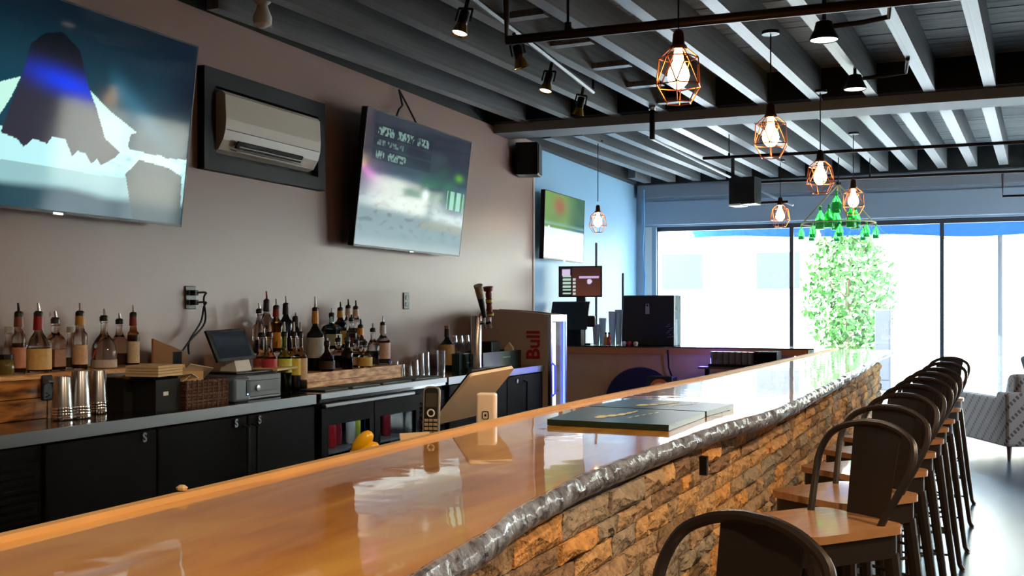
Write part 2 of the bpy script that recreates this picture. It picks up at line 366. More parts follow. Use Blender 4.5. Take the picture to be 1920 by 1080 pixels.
for i in range(M_+1):
    y = Y0 + (Y1-Y0)*i/M_; xf = frontx(y); row = []
    for k, (dx, z) in enumerate(((-.016, 1.0706), (-.004, 1.066), (.003, 1.053), (.006, 1.04), (.0, 1.024), (-.012, 1.012), (-.04, 1.0))):
        q = noise.noise(Vector((k*.35, y*14, 7)))*.005 + noise.noise(Vector((k*.8, y*31, 2)))*.003
        row.append(g.b.verts.new((xf+dx+(q if k else 0), y, z+(q*.6 if k else 0))))
    rows.append(row)
for A, B in zip(rows, rows[1:]):
    for k in range(6): g.b.faces.new((A[k], A[k+1], B[k+1], B[k]))
le = g.build('live_edge', BARK, bar, smooth=True); le['label'] = 'glossy grey bark edge'
g = G(); rows = []
for i in range(121):
    y = Y0 + (Y1-Y0)*i/120; xb = lerp(BACK, y)
    rows.append([g.b.verts.new(p) for p in ((xb-.018, y, 1.0), (xb-.018, y, 1.082), (xb+.006, y, 1.082), (xb+.006, y, 1.0))])
for A, B in zip(rows, rows[1:]):
    for k in range(4): g.b.faces.new((A[k], A[(k+1) % 4], B[(k+1) % 4], B[k]))
g.build('edge_rail', mat('light_oak_rail', c(218, 174, 108), .5, var=.08, vscale=9), bar)
g = G(); a = [(-1.1, Y0+.1, 0), (brickx(Y0)-.002, Y0+.1, 0), (brickx(9.95)-.002, 9.95, 0), (-1.0, 9.95, 0)]; g.prism(a, (0, 0, 1.0)).build('core', mat('bar_core', c(40, 34, 30), .8), bar)
G().prism([(-1.82, Y0+.1, .88), (-1.1, Y0+.1, .88), (-1.1, 9.0, .88), (-1.62, 9.0, .88)], (0, 0, .03)).build('service_ledge', STEEL, bar)
G().prism([(-1.8, Y0+.1, .1), (-1.78, Y0+.1, .1), (-1.58, 9.0, .1), (-1.6, 9.0, .1)], (0, 0, .78)).build('back_panel', BLKF, bar)
# stacked stone: every stone a piece; the 300 that show largest are single objects
STONES = [mat('stone_'+n_, k_, .88, bump=.9, bscale=55, var=.38, vscale=30, pos=True) for n_, k_ in (('tan', c(218, 172, 116)), ('orange', c(226, 166, 98)), ('brown', c(186, 154, 118)), ('grey', c(170, 154, 132)), ('umber', c(150, 120, 90)))]
def stone_geo(seed):
    q = random.Random(seed); V = []; F = []
    nx, nz = 5, 3
    for j in range(nz+1):
        for i in range(nx+1):
            e = (i in (0, nx)) or (j in (0, nz)); V.append((q.uniform(-.25, .15) if e else q.uniform(.1, .75), i/nx-.5+(0 if i in (0, nx) else q.uniform(-.03, .03)), j/nz-.5+(0 if j in (0, nz) else q.uniform(-.08, .08))))
    for j in range(nz):
        for i in range(nx):
            k = j*(nx+1)+i; F.append((k, k+1, k+nx+2, k+nx+1))
    b0 = len(V); V += [(-1, -.5, -.5), (-1, .5, -.5), (-1, .5, .5), (-1, -.5, .5)]
    top = [nz*(nx+1)+i for i in range(nx+1)]; bot = list(range(nx+1)); l = [j*(nx+1) for j in range(nz+1)]; r = [j*(nx+1)+nx for j in range(nz+1)]
    F += [tuple(bot[::-1])+(b0, b0+1), tuple(top)+(b0+2, b0+3), tuple(l)+(b0+3, b0), tuple(r[::-1])+(b0+1, b0+2)]
    return V, F
GEO = [stone_geo(s) for s in range(9)]
SM = {}
def stone_mesh(v, m):
    if (v, m) not in SM:
        me = bpy.data.meshes.new('stone'); me.from_pydata(GEO[v][0], [], GEO[v][1]); me.materials.append(STONES[m]); SM[v, m] = me
    return SM[v, m]
q = random.Random(11); allst = []
z = .995; row = 0
while z > .02:
    h = q.choice((.05, .056, .06, .066)); h = min(h, z-.005) if z-h < .02 else h
    y = Y0 + .1 + q.uniform(-.1, 0); last = 0
    while y < 9.95:
        L = q.choice((.11, .16, .2, .24, .28, .32)); L = min(L, 9.955-y)
        if L < .03: break
        dpt = q.uniform(.014, .034); m = q.choices(range(5), (5, 3, 5, 4, 3))[0]
        p = Vector((brickx(y+L/2)+dpt*.5, y+L/2, z-h/2)); d = depth(p)
        px = 960 + FOC*(p.x*CA+p.y*SA)/d if d > .3 else -999; py = HOR - FOC*(p.z-EYE)/d if d > .3 else 9999
        vis = -40 < px < 1700 and py < 1090
        allst.append((L*h/(d*d)*(p.y/d if False else 1) if vis else 0, p, L-.004, h-.004, dpt, q.randrange(9), m)); y += L
    z -= h; row += 1
allst.sort(key=lambda s: -s[0])
tilt = math.atan2(-.2, 9)
for a in allst[:300]:
    link('stone', stone_mesh(a[5], a[6]), bar, (a[1].x, a[1].y, a[1].z), (0, 0, tilt), (a[4], a[2], a[3]))
V = []; F = []; MI = []
for a in allst[300:]:
    k = len(V); gv, gf = GEO[a[5]]; ct, st = math.cos(tilt), math.sin(tilt)
    for v in gv:
        x, yy, zz = v[0]*a[4], v[1]*a[2], v[2]*a[3]; V.append((a[1].x+x*ct-yy*st, a[1].y+x*st+yy*ct, a[1].z+zz))
    for f in gf: F.append(tuple(i+k for i in f)); MI.append(a[6])
me = bpy.data.meshes.new('stonework'); me.from_pydata(V, [], F)
for m in STONES: me.materials.append(m)
me.polygons.foreach_set('material_index', MI); o = link('stonework', me, bar); o['kind'] = 'stuff'
G().box((-.012, -.012, -.03), (.012, .012, .03)).build('purse_hook', BLKM, bar, (brickx(3.4)+.05, 3.4, .955))

# ================================================================== BAR STOOLS
WOODSEAT = mat('varnished_elm_seat', c(184, 134, 90), .28, coat=.4, var=.25, vscale=5, stretch=(8, 1, 1))
def make_stool(label):
    t = thing('bar_stool', label, 'stool', group='metal bar stools along the bar')
    def rr(w, d, r, z, n=5, oy=0):
        P = []
        for cx, cy, a0 in ((w-r, d-r, 0), (-w+r, d-r, 90), (-w+r, -d+r, 180), (w-r, -d+r, 270)):
            for k in range(n+1): a = R(a0+90*k/n); P.append((cx+r*math.cos(a), oy+cy+r*math.sin(a), z))
        return P
    G().prism(rr(.186, .205, .06, .772, oy=-.03), (0, 0, .024)).build('seat', WOODSEAT, t)
    G().prism(rr(.174, .192, .05, .700, oy=-.03), (0, 0, .072)).build('apron', GUN, t)
    hoop = [(-.138, .07, .75), (-.155, .10, .82), (-.18, .14, .905), (-.194, .174, .98), (-.172, .2, 1.04), (-.115, .213, 1.072), (-.05, .22, 1.087), (0, .221, 1.089)]
    hoop += [(-x, y, z) for x, y, z in hoop[-2::-1]]; hoop = smooth_path(hoop, 4)
    G().tube(hoop, .0115, 8).build('back_hoop', GUN, t, smooth=True)
    g = G(); rows = []
    for k in range(9):
        f = k/8; z = .775 + f*.308; y = .165 + .052*f; w = .082 + .016*f
        rows.append([[g.b.verts.new((w*s+.014, y+.02*(s*s)*0 + dy + .012*(1-abs(s)), z)) for s in (-1, -.5, 0, .5, 1)] for dy in (0, .005)])
    for A, B in zip(rows, rows[1:]):
        for sd_ in (0, 1):
            for i in range(4): g.b.faces.new((A[sd_][i], A[sd_][i+1], B[sd_][i+1], B[sd_][i]))
    for A in (rows[0], rows[-1]):
        for i in range(4): g.b.faces.new((A[0][i], A[0][i+1], A[1][i+1], A[1][i]))
    for i in (0, 4):
        for A, B in zip(rows, rows[1:]): g.b.faces.new((A[0][i], B[0][i], B[1][i], A[1][i]))
    g.build('back_splat', GUN, t, smooth=True)
    for sx in (-1, 1):
        for sy in (-1, 1):
            l = G().tube([(.155*sx, .155*sy-.03, .71), (.185*sx, .18*sy-.02, .35), (.21*sx, .205*sy-.01, .03), (.222*sx, .217*sy-.01, 0)], [.024, .019, .014, .016], 8).build('leg', GUN, t, smooth=True)
    for a, b in (((-.18, -.18), (.18, -.18)), ((-.18, .18), (.18, .18)), ((-.18, -.18), (-.18, .18)), ((.18, -.18), (.18, .18))):
        G().tube([(*a, .33), (*b, .33)], .008, 6).build('foot_rail', GUN, t)
    G().tube([(-.192, -.192, .2), (.192, .192, .2)], .006, 6).tube([(-.192, .192, .206), (.192, -.192, .206)], .006, 6).build('brace', GUN, t)
    return t
tops = [(1420, 974), (1640, 793), (1671, 764), (1700, 741), (1719, 724), (1736, 711), (1748, 700), (1760, 692), (1775, 681), (1784, 671)]
ordn = ['first', 'second', 'third', 'fourth', 'fifth', 'sixth', 'seventh', 'eighth', 'ninth', 'tenth']
proto = None
for i, (px, py) in enumerate(tops):
    ang = R(-37 + (3 if i == 0 else rnd.uniform(-3, 3)))
    p = on_z(px, py, 1.089); back = Vector((-math.sin(ang), math.cos(ang)))
    lab = 'dark metal bar stool with wooden seat, %s from the camera along the bar' % ordn[i]
    if i == 0: lab = 'dark metal bar stool nearest the camera, cut off by the frame'
    if i == 9: lab = 'dark metal bar stool farthest along the bar, beside the armchair'
    s = make_stool(lab) if proto is None else copy_tree(proto)
    if proto is None: proto = s
    s['label'] = lab; s.location = (p.x - back.x*.221, p.y - back.y*.221, 0); s.rotation_euler = (0, 0, ang)

# ================================================================== WALL: SCREENS, AIR CONDITIONER, OUTLETS
def picture(name, w, h, nx, ny, fn, strength, parent, loc=(0, 0, 0)):
    V = []; F = []; C = []
    for j in range(ny+1):
        for i in range(nx+1):
            u, v = i/nx, j/ny; V.append((0, (u-.5)*w, (v-.5)*h)); C.append(fn(u, v))
    for j in range(ny):
        for i in range(nx): k = j*(nx+1)+i; F.append((k, k+1, k+nx+2, k+nx+1))
    me = bpy.data.meshes.new(name); me.from_pydata(V, [], F); ca = me.color_attributes.new('picture', 'FLOAT_COLOR', 'POINT')
    for i, cc in enumerate(C): ca.data[i].color = (*cc[:3], 1)
    me.materials.append(screen_mat(name, strength)); return link(name, me, parent, loc)
def mix(a, b, t): t = max(0, min(1, t)); return tuple(a[i]+(b[i]-a[i])*t for i in range(3))
def ss(a, b, x): t = max(0, min(1, (x-a)/(b-a))); return t*t*(3-2*t)
def television(label, ya, yb, z0, z1, xb, xt, fn, strength, nx=150, ny=84):
    # ya..yb along the wall, lower edge at xb, upper edge at xt (it leans out of the wall)
    w = yb-ya; tilt = math.atan2(xt-xb, z1-z0); h = math.hypot(xt-xb, z1-z0)
    t = thing('television', label, 'television', ((xb+xt)/2, (ya+yb)/2, (z0+z1)/2)); t.rotation_euler = (0, tilt, 0)
    G().rbox((-.045, -w/2, -h/2), (.0, w/2, h/2), .006).build('casing', BLK, t)
    G().box((.0005, -w/2, -h/2), (.004, -w/2+.008, h/2)).box((.0005, w/2-.008, -h/2), (.004, w/2, h/2)).box((.0005, -w/2, h/2-.008), (.004, w/2, h/2)).box((.0005, -w/2, -h/2), (.004, w/2, -h/2+.014)).build('bezel', BLK, t)
    G().box((0, -.03, -.008), (.006, .03, .003)).build('badge', STEEL, t, (0, 0, -h/2+.004))
    picture('screen', w-.014, h-.02, nx, ny, fn, strength, t, (.002, 0, .003))
    G().box((-.16, -.3, -.2), (-.045, .3, .2)).build('wall_bracket', BLK, t)
    return t
T1Y, T1Z, T1H = 4.62, (1.9, 2.86), (-3.86, -3.745)
def tv1uv(px, py):
    # where a sight line meets the first television's leaning face, as picture coordinates
    p = on_x(px, py, -3.80)
    for _ in range(4): p = on_x(px, py, -3.86 + .115*(p.z-1.9)/.96 + .003)
    return ((p.y-(T1Y-1.71))/1.71, (p.z-1.9)/.96)
def inside(P, u, v):
    r = False
    for (x0, y0), (x1, y1) in zip(P, P[1:]+P[:1]):
        if (y0 > v) != (y1 > v) and u < (x1-x0)*(v-y0)/(y1-y0)+x0: r = not r
    return r
WEDGES = [[tv1uv(*p) for p in P] for P in (
    [(165, 165), (208, 210), (258, 250), (246, 254), (241, 275), (252, 296), (228, 291), (199, 267), (179, 204)],
    [(261, 293), (301, 293), (340, 314), (340, 330), (318, 316), (261, 302)], [(-90, 186), (0, 153), (39, 143), (20, 183), (0, 214), (-60, 262)], [(10, 255), (28, 236), (30, 264)])]
DRAPE = [tv1uv(*p) for p in ((84, 60), (118, 58), (150, 92), (166, 160), (182, 205), (198, 262), (226, 288), (214, 300), (190, 313), (182, 300), (172, 310), (160, 290), (146, 286), (135, 296), (122, 262), (98, 258), (88, 272), (62, 262), (44, 278), (30, 262), (10, 254), (0, 250), (22, 190), (40, 142), (58, 80))]
DARKR = [tv1uv(*p) for p in ((262, 302), (318, 318), (342, 334), (338, 432), (250, 422), (236, 330))]
def pic1_reflect(u, v):
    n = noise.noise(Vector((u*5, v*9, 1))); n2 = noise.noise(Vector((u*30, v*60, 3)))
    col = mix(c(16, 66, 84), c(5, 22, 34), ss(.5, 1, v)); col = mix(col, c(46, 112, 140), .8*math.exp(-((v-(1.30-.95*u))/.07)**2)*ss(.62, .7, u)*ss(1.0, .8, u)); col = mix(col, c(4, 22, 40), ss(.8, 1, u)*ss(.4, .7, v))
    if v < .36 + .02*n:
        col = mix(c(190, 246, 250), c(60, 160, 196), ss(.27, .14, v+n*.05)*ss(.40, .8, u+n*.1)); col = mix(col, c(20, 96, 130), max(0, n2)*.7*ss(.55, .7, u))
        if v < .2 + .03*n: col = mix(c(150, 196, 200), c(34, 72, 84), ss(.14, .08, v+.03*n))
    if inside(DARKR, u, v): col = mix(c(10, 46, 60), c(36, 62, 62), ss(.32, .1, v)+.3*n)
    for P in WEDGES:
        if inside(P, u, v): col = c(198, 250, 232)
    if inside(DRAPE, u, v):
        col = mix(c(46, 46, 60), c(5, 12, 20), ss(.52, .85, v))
        col = mix(col, c(16, 60, 240), math.exp(-((v-(.70-.16*u))/.055)**2)*math.exp(-((u-.5)/.13)**2))  # blue streak: a reflection on the glass, put into the emitted picture
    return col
D = math.radians
television('large television nearest the camera, showing a dark drape over pale sea', 4.62-1.71, 4.62, 1.9, 2.86, -3.86, -3.745, pic1_reflect, 1.0, 330, 180)
def pic2_reflect(u, v):
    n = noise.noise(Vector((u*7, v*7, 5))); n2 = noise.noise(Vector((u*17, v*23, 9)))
    col = mix(c(160, 192, 200), c(70, 98, 108), ss(.08, .55, v)); col = mix(col, c(52, 58, 70), ss(.5, .8, v))  # lower half: reflections of bar and window put into the emitted colour
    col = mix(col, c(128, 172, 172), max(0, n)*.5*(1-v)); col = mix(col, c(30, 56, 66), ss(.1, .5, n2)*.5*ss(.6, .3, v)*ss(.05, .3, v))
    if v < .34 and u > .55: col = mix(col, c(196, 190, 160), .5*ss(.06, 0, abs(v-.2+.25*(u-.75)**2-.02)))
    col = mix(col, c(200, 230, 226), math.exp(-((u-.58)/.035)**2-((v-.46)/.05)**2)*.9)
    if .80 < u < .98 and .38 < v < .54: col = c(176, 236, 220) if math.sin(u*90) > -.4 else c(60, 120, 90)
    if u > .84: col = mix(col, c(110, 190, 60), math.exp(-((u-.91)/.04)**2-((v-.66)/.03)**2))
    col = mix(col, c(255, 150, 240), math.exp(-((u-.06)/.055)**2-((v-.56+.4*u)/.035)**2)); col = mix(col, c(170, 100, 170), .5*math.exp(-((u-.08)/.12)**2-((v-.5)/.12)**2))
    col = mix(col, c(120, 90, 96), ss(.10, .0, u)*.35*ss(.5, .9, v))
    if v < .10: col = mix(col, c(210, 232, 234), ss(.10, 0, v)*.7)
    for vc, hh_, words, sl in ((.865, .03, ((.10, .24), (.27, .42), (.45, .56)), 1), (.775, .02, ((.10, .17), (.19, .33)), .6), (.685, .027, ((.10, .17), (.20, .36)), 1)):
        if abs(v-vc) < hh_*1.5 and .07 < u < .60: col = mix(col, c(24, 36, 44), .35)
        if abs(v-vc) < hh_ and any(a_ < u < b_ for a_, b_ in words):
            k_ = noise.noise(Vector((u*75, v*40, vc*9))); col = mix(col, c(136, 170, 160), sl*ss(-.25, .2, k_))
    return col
tv2 = television('large television leaning forward beyond the air conditioner', 6.385, 8.08, 1.9, 2.855, -3.86, -3.745, pic2_reflect, .75, 320, 170)
def pic3_reflect(u, v):
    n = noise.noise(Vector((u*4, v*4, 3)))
    col = c(236, 250, 255) if v < .47 + .02*n else mix(c(120, 160, 90), c(70, 110, 84), ss(.4, .9, u)+n*.3)  # white bottom: the window's reflection painted as screen emission
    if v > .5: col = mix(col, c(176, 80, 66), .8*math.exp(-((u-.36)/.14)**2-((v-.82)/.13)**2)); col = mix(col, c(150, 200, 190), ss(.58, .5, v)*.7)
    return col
television('smaller television on the blue wall past the bar wall corner', 10.19, 11.44, 1.985, 2.69, -3.92, -3.90, pic3_reflect, 1.0, 80, 44)
# cords of the leaning television
p0 = on_x(748, 168, -3.97); k = bpy.data.objects.new('cord_pair', None); COL.objects.link(k); k.parent = tv2; k.matrix_parent_inverse = tv2.matrix_basis.inverted()
G().tube([p0, p0+Vector((.02, .02, -.12)), on_x(748, 205, -3.93), on_x(742, 222, -3.9)], .008, 6).build('cord', BLK, k)
G().tube([p0, on_x(765, 200, -3.95), on_x(785, 240, -3.9)], .008, 6).build('cord', BLK, k)
# air conditioner in its recess frame
y0, y1, z0, z1 = 4.927, 6.178, 2.258, 2.845
ac = thing('air_conditioner', 'white wall air conditioner set in a dark frame', 'air conditioner', (WX, (y0+y1)/2, z0)); w = y1-y0; h = z1-z0
FRM = mat('charcoal_frame', c(28, 28, 31), .55, spec=.2)
G().box((0, -w/2, 0), (.05, w/2, .085)).box((0, -w/2, h-.1), (.05, w/2, h)).box((0, -w/2, .085), (.05, -w/2+.1, h-.1)).box((0, w/2-.085, .085), (.05, w/2, h-.1)).build('frame', FRM, ac)
G().box((.002, -w/2+.09, .08), (.01, w/2-.08, h-.09)).build('recess_panel', DARK, ac)
prof = [(.003, .11), (.003, .45), (.085, .46), (.105, .44), (.112, .30), (.107, .235), (.09, .18), (.055, .125)]
ya, yb = -w/2+.115, w/2-.15
G().prism([(x, ya, z) for x, z in prof], (0, yb-ya, 0)).build('casing', mat('ivory_casing', c(226, 216, 200), .35), ac)
G().box((0, ya+.1, 0), (.012, yb-.22, .045), M=T(.092, 0, .145) @ RY(R(32))).build('air_outlet', DARK, ac)
for s in (0, 1): G().box((0, ya+.1, 0), (.05, yb-.22, .006), M=T(.062+.022*s, 0, .136+.025*s) @ RY(R(20))).build('vane', mat('ivory_vane', c(170, 160, 148), .4), ac)
G().box((.1, ya+.01, .236), (.1095, yb-.01, .2395)).build('panel_seam', FRM, ac)
def outlet(px, py, label):
    p = on_x(px, py, WX+.001); t = thing('wall_outlet', label, 'outlet', p)
    G().rbox((0, -.045, -.065), (.008, .045, .065), .004).build('cover_plate', mat('dark_outlet_plate', c(40, 42, 46), .4), t)
    for s in (-1, 1): G().rbox((.006, -.018, -.016), (.012, .018, .016), .003).build('socket', mat('grey_socket', c(120, 128, 134), .4), t, (0, 0, s*.027))
    return p
p = outlet(356, 558, 'black wall outlet with two cords plugged in'); outlet(761, 564, 'black wall outlet with nothing plugged in')
cg = thing('power_cord', 'pair of black plugs and cords drooping from the wall outlet', 'cord', p)
for s in (1, -1):
    G().rbox((.012, -.016, -.015), (.05, .016, .015), .004).build('plug', BLK, cg, (0, 0, s*.027))
    a = Vector((.05, .0, s*.027)); e = on_x(338 + (0 if s > 0 else 16), 664, -3.9) - p; m1 = on_x(382, 560+8*(1-s), -3.92) - p; m2 = on_x(384-4*(1-s), 605, -3.93) - p; m3 = on_x(355, 640, -3.92) - p
    out = smooth_path([a, a+Vector((.03, .04, 0)), m1, m2, m3, e], 6)
    G().tube(out, .006, 6).build('cord', BLK, cg)
# speaker at the end of the taupe wall
sp = on_x(952, 262, WX); t = thing('wall_speaker', 'black box loudspeaker high at the end of the taupe wall', 'speaker', (WX, 9.62, 2.76)); t.rotation_euler = (0, 0, R(14))
G().rbox((.03, -.13, 0), (.25, .13, .31), .012).build('cabinet', BLK, t); G().box((.25, -.115, .015), (.258, .115, .295)).build('grille', DARK, t); G().box((-.02, -.05, .1), (.04, .05, .2)).build('bracket', BLKM, t)
# motion sensor hung from the joists near the bar wall
p = on_x(492, 52, -3.72); t = thing('motion_sensor', 'small white bell-shaped sensor hanging below the joists near the wall', 'sensor', p)
G().lathe([(.02, .0), (.052, .02), (.055, .06), (.035, .11), (.03, .13)], 16).build('lower_dome', WHITE, t, smooth=True)
G().lathe([(.03, .13), (.05, .15), (.045, .20), (.02, .225), (.012, ZC-p.z+.05)], 16).build('upper_body', WHITE, t, smooth=True)

# ================================================================== CEILING FIXTURES
def pendant(px, py, d, label, lamp_e=5, scale=1.0):
    p = at_d(px, py, d); t = thing('pendant_lamp', label, 'lamp', p, rnd.uniform(0, 1), 'copper cage pendant lamps')
    top = ZC + .03 - p.z
    lev = [(.035, .135, 6, 0), (.092, .085, 6, 0), (.112, -.045, 6, .5), (.062, -.125, 6, .5)]
    rings = [[Vector((r*math.cos((k+o)*2*math.pi/n), r*math.sin((k+o)*2*math.pi/n), z)) for k in range(n)] for r, z, n, o in lev]
    g = G()
    for r_ in rings[1:]:
        for k in range(6): g.tube([r_[k], r_[(k+1) % 6]], .0032, 5)
    for k in range(6):
        g.tube([rings[0][k], rings[1][k]], .0032, 5)
        g.tube([rings[1][k], rings[2][k]], .0032, 5); g.tube([rings[1][k], rings[2][(k-1) % 6]], .0032, 5); g.tube([rings[2][k], rings[3][k]], .0032, 5)
    g.build('wire_cage', COPPER, t)
    G().lathe([(.038, .125), (.04, .14), (.03, .15), (.026, .2), (.018, .215), (.006, .22)], 14).build('socket', mat('brown_socket', c(92, 54, 30), .35, .7), t, smooth=True)
    G().lathe([(.0, -.058), (.024, -.053), (.044, -.03), (.052, 0), (.046, .03), (.026, .07), (.018, .12)], 16).build('bulb', mat('glowing_bulb', (1, .8, .5, 1), .2, emis=(1, .62, .26), es=22), t, smooth=True)
    G().tube([(0, 0, .215), (0, 0, top)], .0045, 6).build('cord', BLK, t)
    G().lathe([(.055, top-.02), (.055, top), (.0, top+.001)], 14).build('canopy', BLK, t)
    if scale != 1.0:
        for ch in t.children:
            if ch.name.split('.')[0] in ('wire_cage', 'socket', 'bulb'): ch.scale = (scale,)*3
    return t
P_ = 'copper cage pendant lamp with lit bulb, '
pendant(1272, 143, 5.02, P_+'largest and nearest over the bar'); pendant(1445, 258, 6.7, P_+'second from the camera over the bar')
pendant(1538, 333, 8.5, P_+'third from the camera over the bar'); pendant(1600, 378, 10.5, P_+'fourth over the bar, beside the green bottle chandelier')
pendant(1463, 405, 12.4, P_+'hanging in front of the window header'); pendant(1121, 417, 11.0, P_+'alone in front of the blue wall', scale=.82)
# track of spot lamps
ZT = 3.1
a, b = on_z(700, -150, ZT), on_z(1112, 172, ZT)
trk = thing('track_light', 'black ceiling track with a row of small brass spot lamps', 'lamp', a)
G().tube([(0, 0, 0), b-a], .018, 6).tube([(0, .0, 0), (0, 0, .09)], .01, 6).tube([b-a, b-a+Vector((0, 0, .09))], .01, 6).build('track', BLKM, trk)
LENS = mat('lit_lens', (1, 1, 1, 1), .3, emis=(1, .86, .62), es=6)
for i, (px, py, lx, ly) in enumerate(((765, -30, .1, 0), (878, 18, -.5, .3), (963, 72, .45, -.35), (1035, 108, -.5, .3), (1094, 150, .2, .5))):
    f = min(1, max(0, (px-700)/412)); m_ = a + (b-a)*f
    # foot of the head on the track
    best = min((a+(b-a)*(j/400) for j in range(401)), key=lambda v: abs(960+FOC*(v.x*CA+v.y*SA)/depth(v)-px))
    h = bpy.data.objects.new('spot_head', None); COL.objects.link(h); h.parent = trk; h.location = best-a+Vector((0, 0, -.02)); h.rotation_euler = (R(28)*lx, R(28)*ly, 0)
    G().tube([(0, 0, 0), (0, 0, -.06)], .012, 6).tube([(-.04, 0, -.06), (.04, 0, -.06)], .007, 6).tube([(-.04, 0, -.06), (-.042, 0, -.13)], .006, 6).tube([(.04, 0, -.06), (.042, 0, -.13)], .006, 6).build('yoke', BLKM, h)
    G().lathe([(.018, -.07), (.026, -.08), (.027, -.15), (.0255, -.152)], 14).build('barrel', BLKM, h, smooth=True)
    G().lathe([(.027, -.15), (.031, -.16), (.044, -.2), (.046, -.205), (.04, -.2), (.026, -.165)], 14, cap=False).build('brass_cup', BRASS, h, smooth=True)
    G().lathe([(.038, -.196), (.0, -.199)], 14).build('lens', LENS, h)
sl = bpy.data.lights.new('track_lamp', 'SPOT'); so = bpy.data.objects.new('track_lamp', sl); COL.objects.link(so); sl.energy = 60; sl.color = (1, .8, .55); sl.spot_size = R(80); sl.spot_blend = .6; sl.shadow_soft_size = .04; so.location = (-1.9, 4.0, 2.85); so.rotation_euler = (R(-5), R(-38), 0)
# pipes below the joists
def pipe(label, pts, r, drops=(), m=BRONZE):
    t = thing('ceiling_pipe', label, 'pipe', pts[0]); o = Vector(pts[0])
    G().tube([Vector(p)-o for p in pts], r, 10).build('run', m, t, smooth=True)
    for p in drops:
        q_ = Vector(p)-o; G().tube([q_, q_+Vector((0, 0, ZC-p[2]+.05))], r*.32, 6).tube([q_+Vector((0, 0, -.005)), q_+Vector((0, 0, r*2.4))], r*.75, 8).build('hanger', BLKM, t)
    return t
zp = 2.95; A = on_z(950, 76, zp); B = on_z(1720, -2, zp); dx = (B-A).normalized(); far = A + dx*((XR-A.x)/dx.x)
pipe('thick brown pipe crossing the ceiling in front of the nearest pendant', [A+Vector((0, 0, .35)), A, far], .026, [on_z(1065, 64, zp)])
A = on_z(1318, 297, zp); B = on_z(1920, 266, zp); dx = (B-A).normalized(); far = A+dx*((XR-A.x)/dx.x)
pipe('thin dark pipe crossing the ceiling between the second and third pendants', [A, far], .016, [on_z(1367, 294.5, zp)])
A = on_z(1395, 343, zp); B = on_z(1920, 321, zp); dx = (B-A).normalized(); far = A+dx*((XR-A.x)/dx.x); dn = Vector((0, 0, -.24))
pipe('dark pipe nearest the front window with a bent drop at each end', [A+dn+dx*.5, A+dn, A, far], .016, [A+dx*1.4])
A2 = on_z(1880, 323, zp); dn2 = Vector((0, 0, -.26))
pipe('short bent pipe dropping from the window-side pipe at far right', [A2, A2+dn2, A2+dn2+dx*.9], .014)
pipe('white conduit running along the joists toward the window', [on_z(1218, 258, 3.11), on_z(1395, 345, 3.11), at_d(1487, 385, 13.4)], .014, m=mat('white_conduit', c(220, 222, 224), .4))
# black dome down-lights
for px, py, d, lab in ((1545, 76, 5.9, 'black dome ceiling light right of the nearest pendant, in front of the beam'), (1603, 168, 7.6, 'black dome ceiling light just in front of the ceiling beam')):
    p = at_d(px, py, d); t = thing('dome_light', lab, 'lamp', p, 0, 'black dome lights')
    G().lathe([(.078, 0), (.08, .01), (.055, .06), (.045, .1), (.02, .11), (.0, .11)], 18, cap=False).build('shade', BLK, t, smooth=True)
    G().lathe([(.074, .004), (0, .006)], 18).build('diffuser', mat('lit_diffuser', (1, 1, 1, 1), .4, emis=(.95, .98, 1), es=3), t)
    G().tube([(0, 0, .1), (0, 0, ZC-p.z+.05)], .012, 6).build('stem', BLK, t)
    G().tube([(.05, 0, .075), (.2, .02, .085), (.34, -.02, .09), (.36, -.2, .14), (.36, -.21, ZC-p.z+.03)], .014, 8).build('conduit', BLKM, t, smooth=True)
# hanging black tube, hanging box
p = at_d(1223, 262, 9.0); t = thing('hanging_tube', 'short black tube hanging from the ceiling beam below the nearest pendant', 'fixture', p)
G().lathe([(.022, 0), (.024, .01), (.024, .24), (.02, .25)], 12).build('body', BLK, t, smooth=True); G().lathe([(.03, .25), (.034, .27), (.02, .29), (.012, .30), (.012, max(.31, ZC-p.z+.02))], 12).build('cap', STEEL, t, smooth=True)
p = at_d(1366, 384, 11.9); t = thing('hanging_box', 'black box hung on a pole below the ceiling near the window', 'speaker', p, R(-10))
G().rbox((0, 0, 0), (.30, .22, .30), .01).build('cabinet', BLK, t); G().box((-.002, -.004, -.012), (.14, .224, .008)).build('lower_trim', WHITE, t); G().tube([(.012, .1, .29), (.012, .1, ZC-p.z+.02)], .022, 8).build('pole', BLK, t)
# chandelier of green bottles
DC = 12.0; ap = at_d(1572, 345, DC); t = thing('bottle_chandelier', 'rope-hung chandelier of green glass bottles near the window', 'chandelier', ap)
rz = at_d(1570, 419, DC).z - ap.z; RR = .40
ROPE = mat('jute_rope', c(205, 190, 150), .9)
G().tube([(RR*math.cos(k*.2618), RR*math.sin(k*.2618), rz) for k in range(24)], .008, 6, closed=True).build('ring', ROPE, t)
for k in range(4): a_ = R(20+90*k); G().tube([(0, 0, 0), (RR*math.cos(a_), RR*math.sin(a_), rz)], .009, 6).build('rope', ROPE, t)
G().tube([(0, 0, 0), (0, 0, ZC-ap.z+.02)], .006, 6).lathe([(.03, -.01), (.03, .02)], 10).build('chain', BLKM, t)
GRN = mat('green_glass_glow', c(60, 190, 80), .08, trans=.75, ior=1.3, emis=c(60, 220, 90), es=.04)  # faint green glow put into the bottle glass itself
bm2 = G().lathe([(.055, -.12), (.058, -.11), (.058, .0), (.045, .04), (.018, .075), (.016, .12), (.019, .125), (.019, .14)], 14).mesh('bottle', GRN, True)
bs = [(RR*math.cos(R(8+45*k)), RR*math.sin(R(8+45*k)), rz-.1, .62) for k in range(8)] + [(.2*math.cos(R(30+72*k)), .2*math.sin(R(30+72*k)), rz*.86, 1.0) for k in range(5)] + [(-.02, 0, rz*.48, .95)]
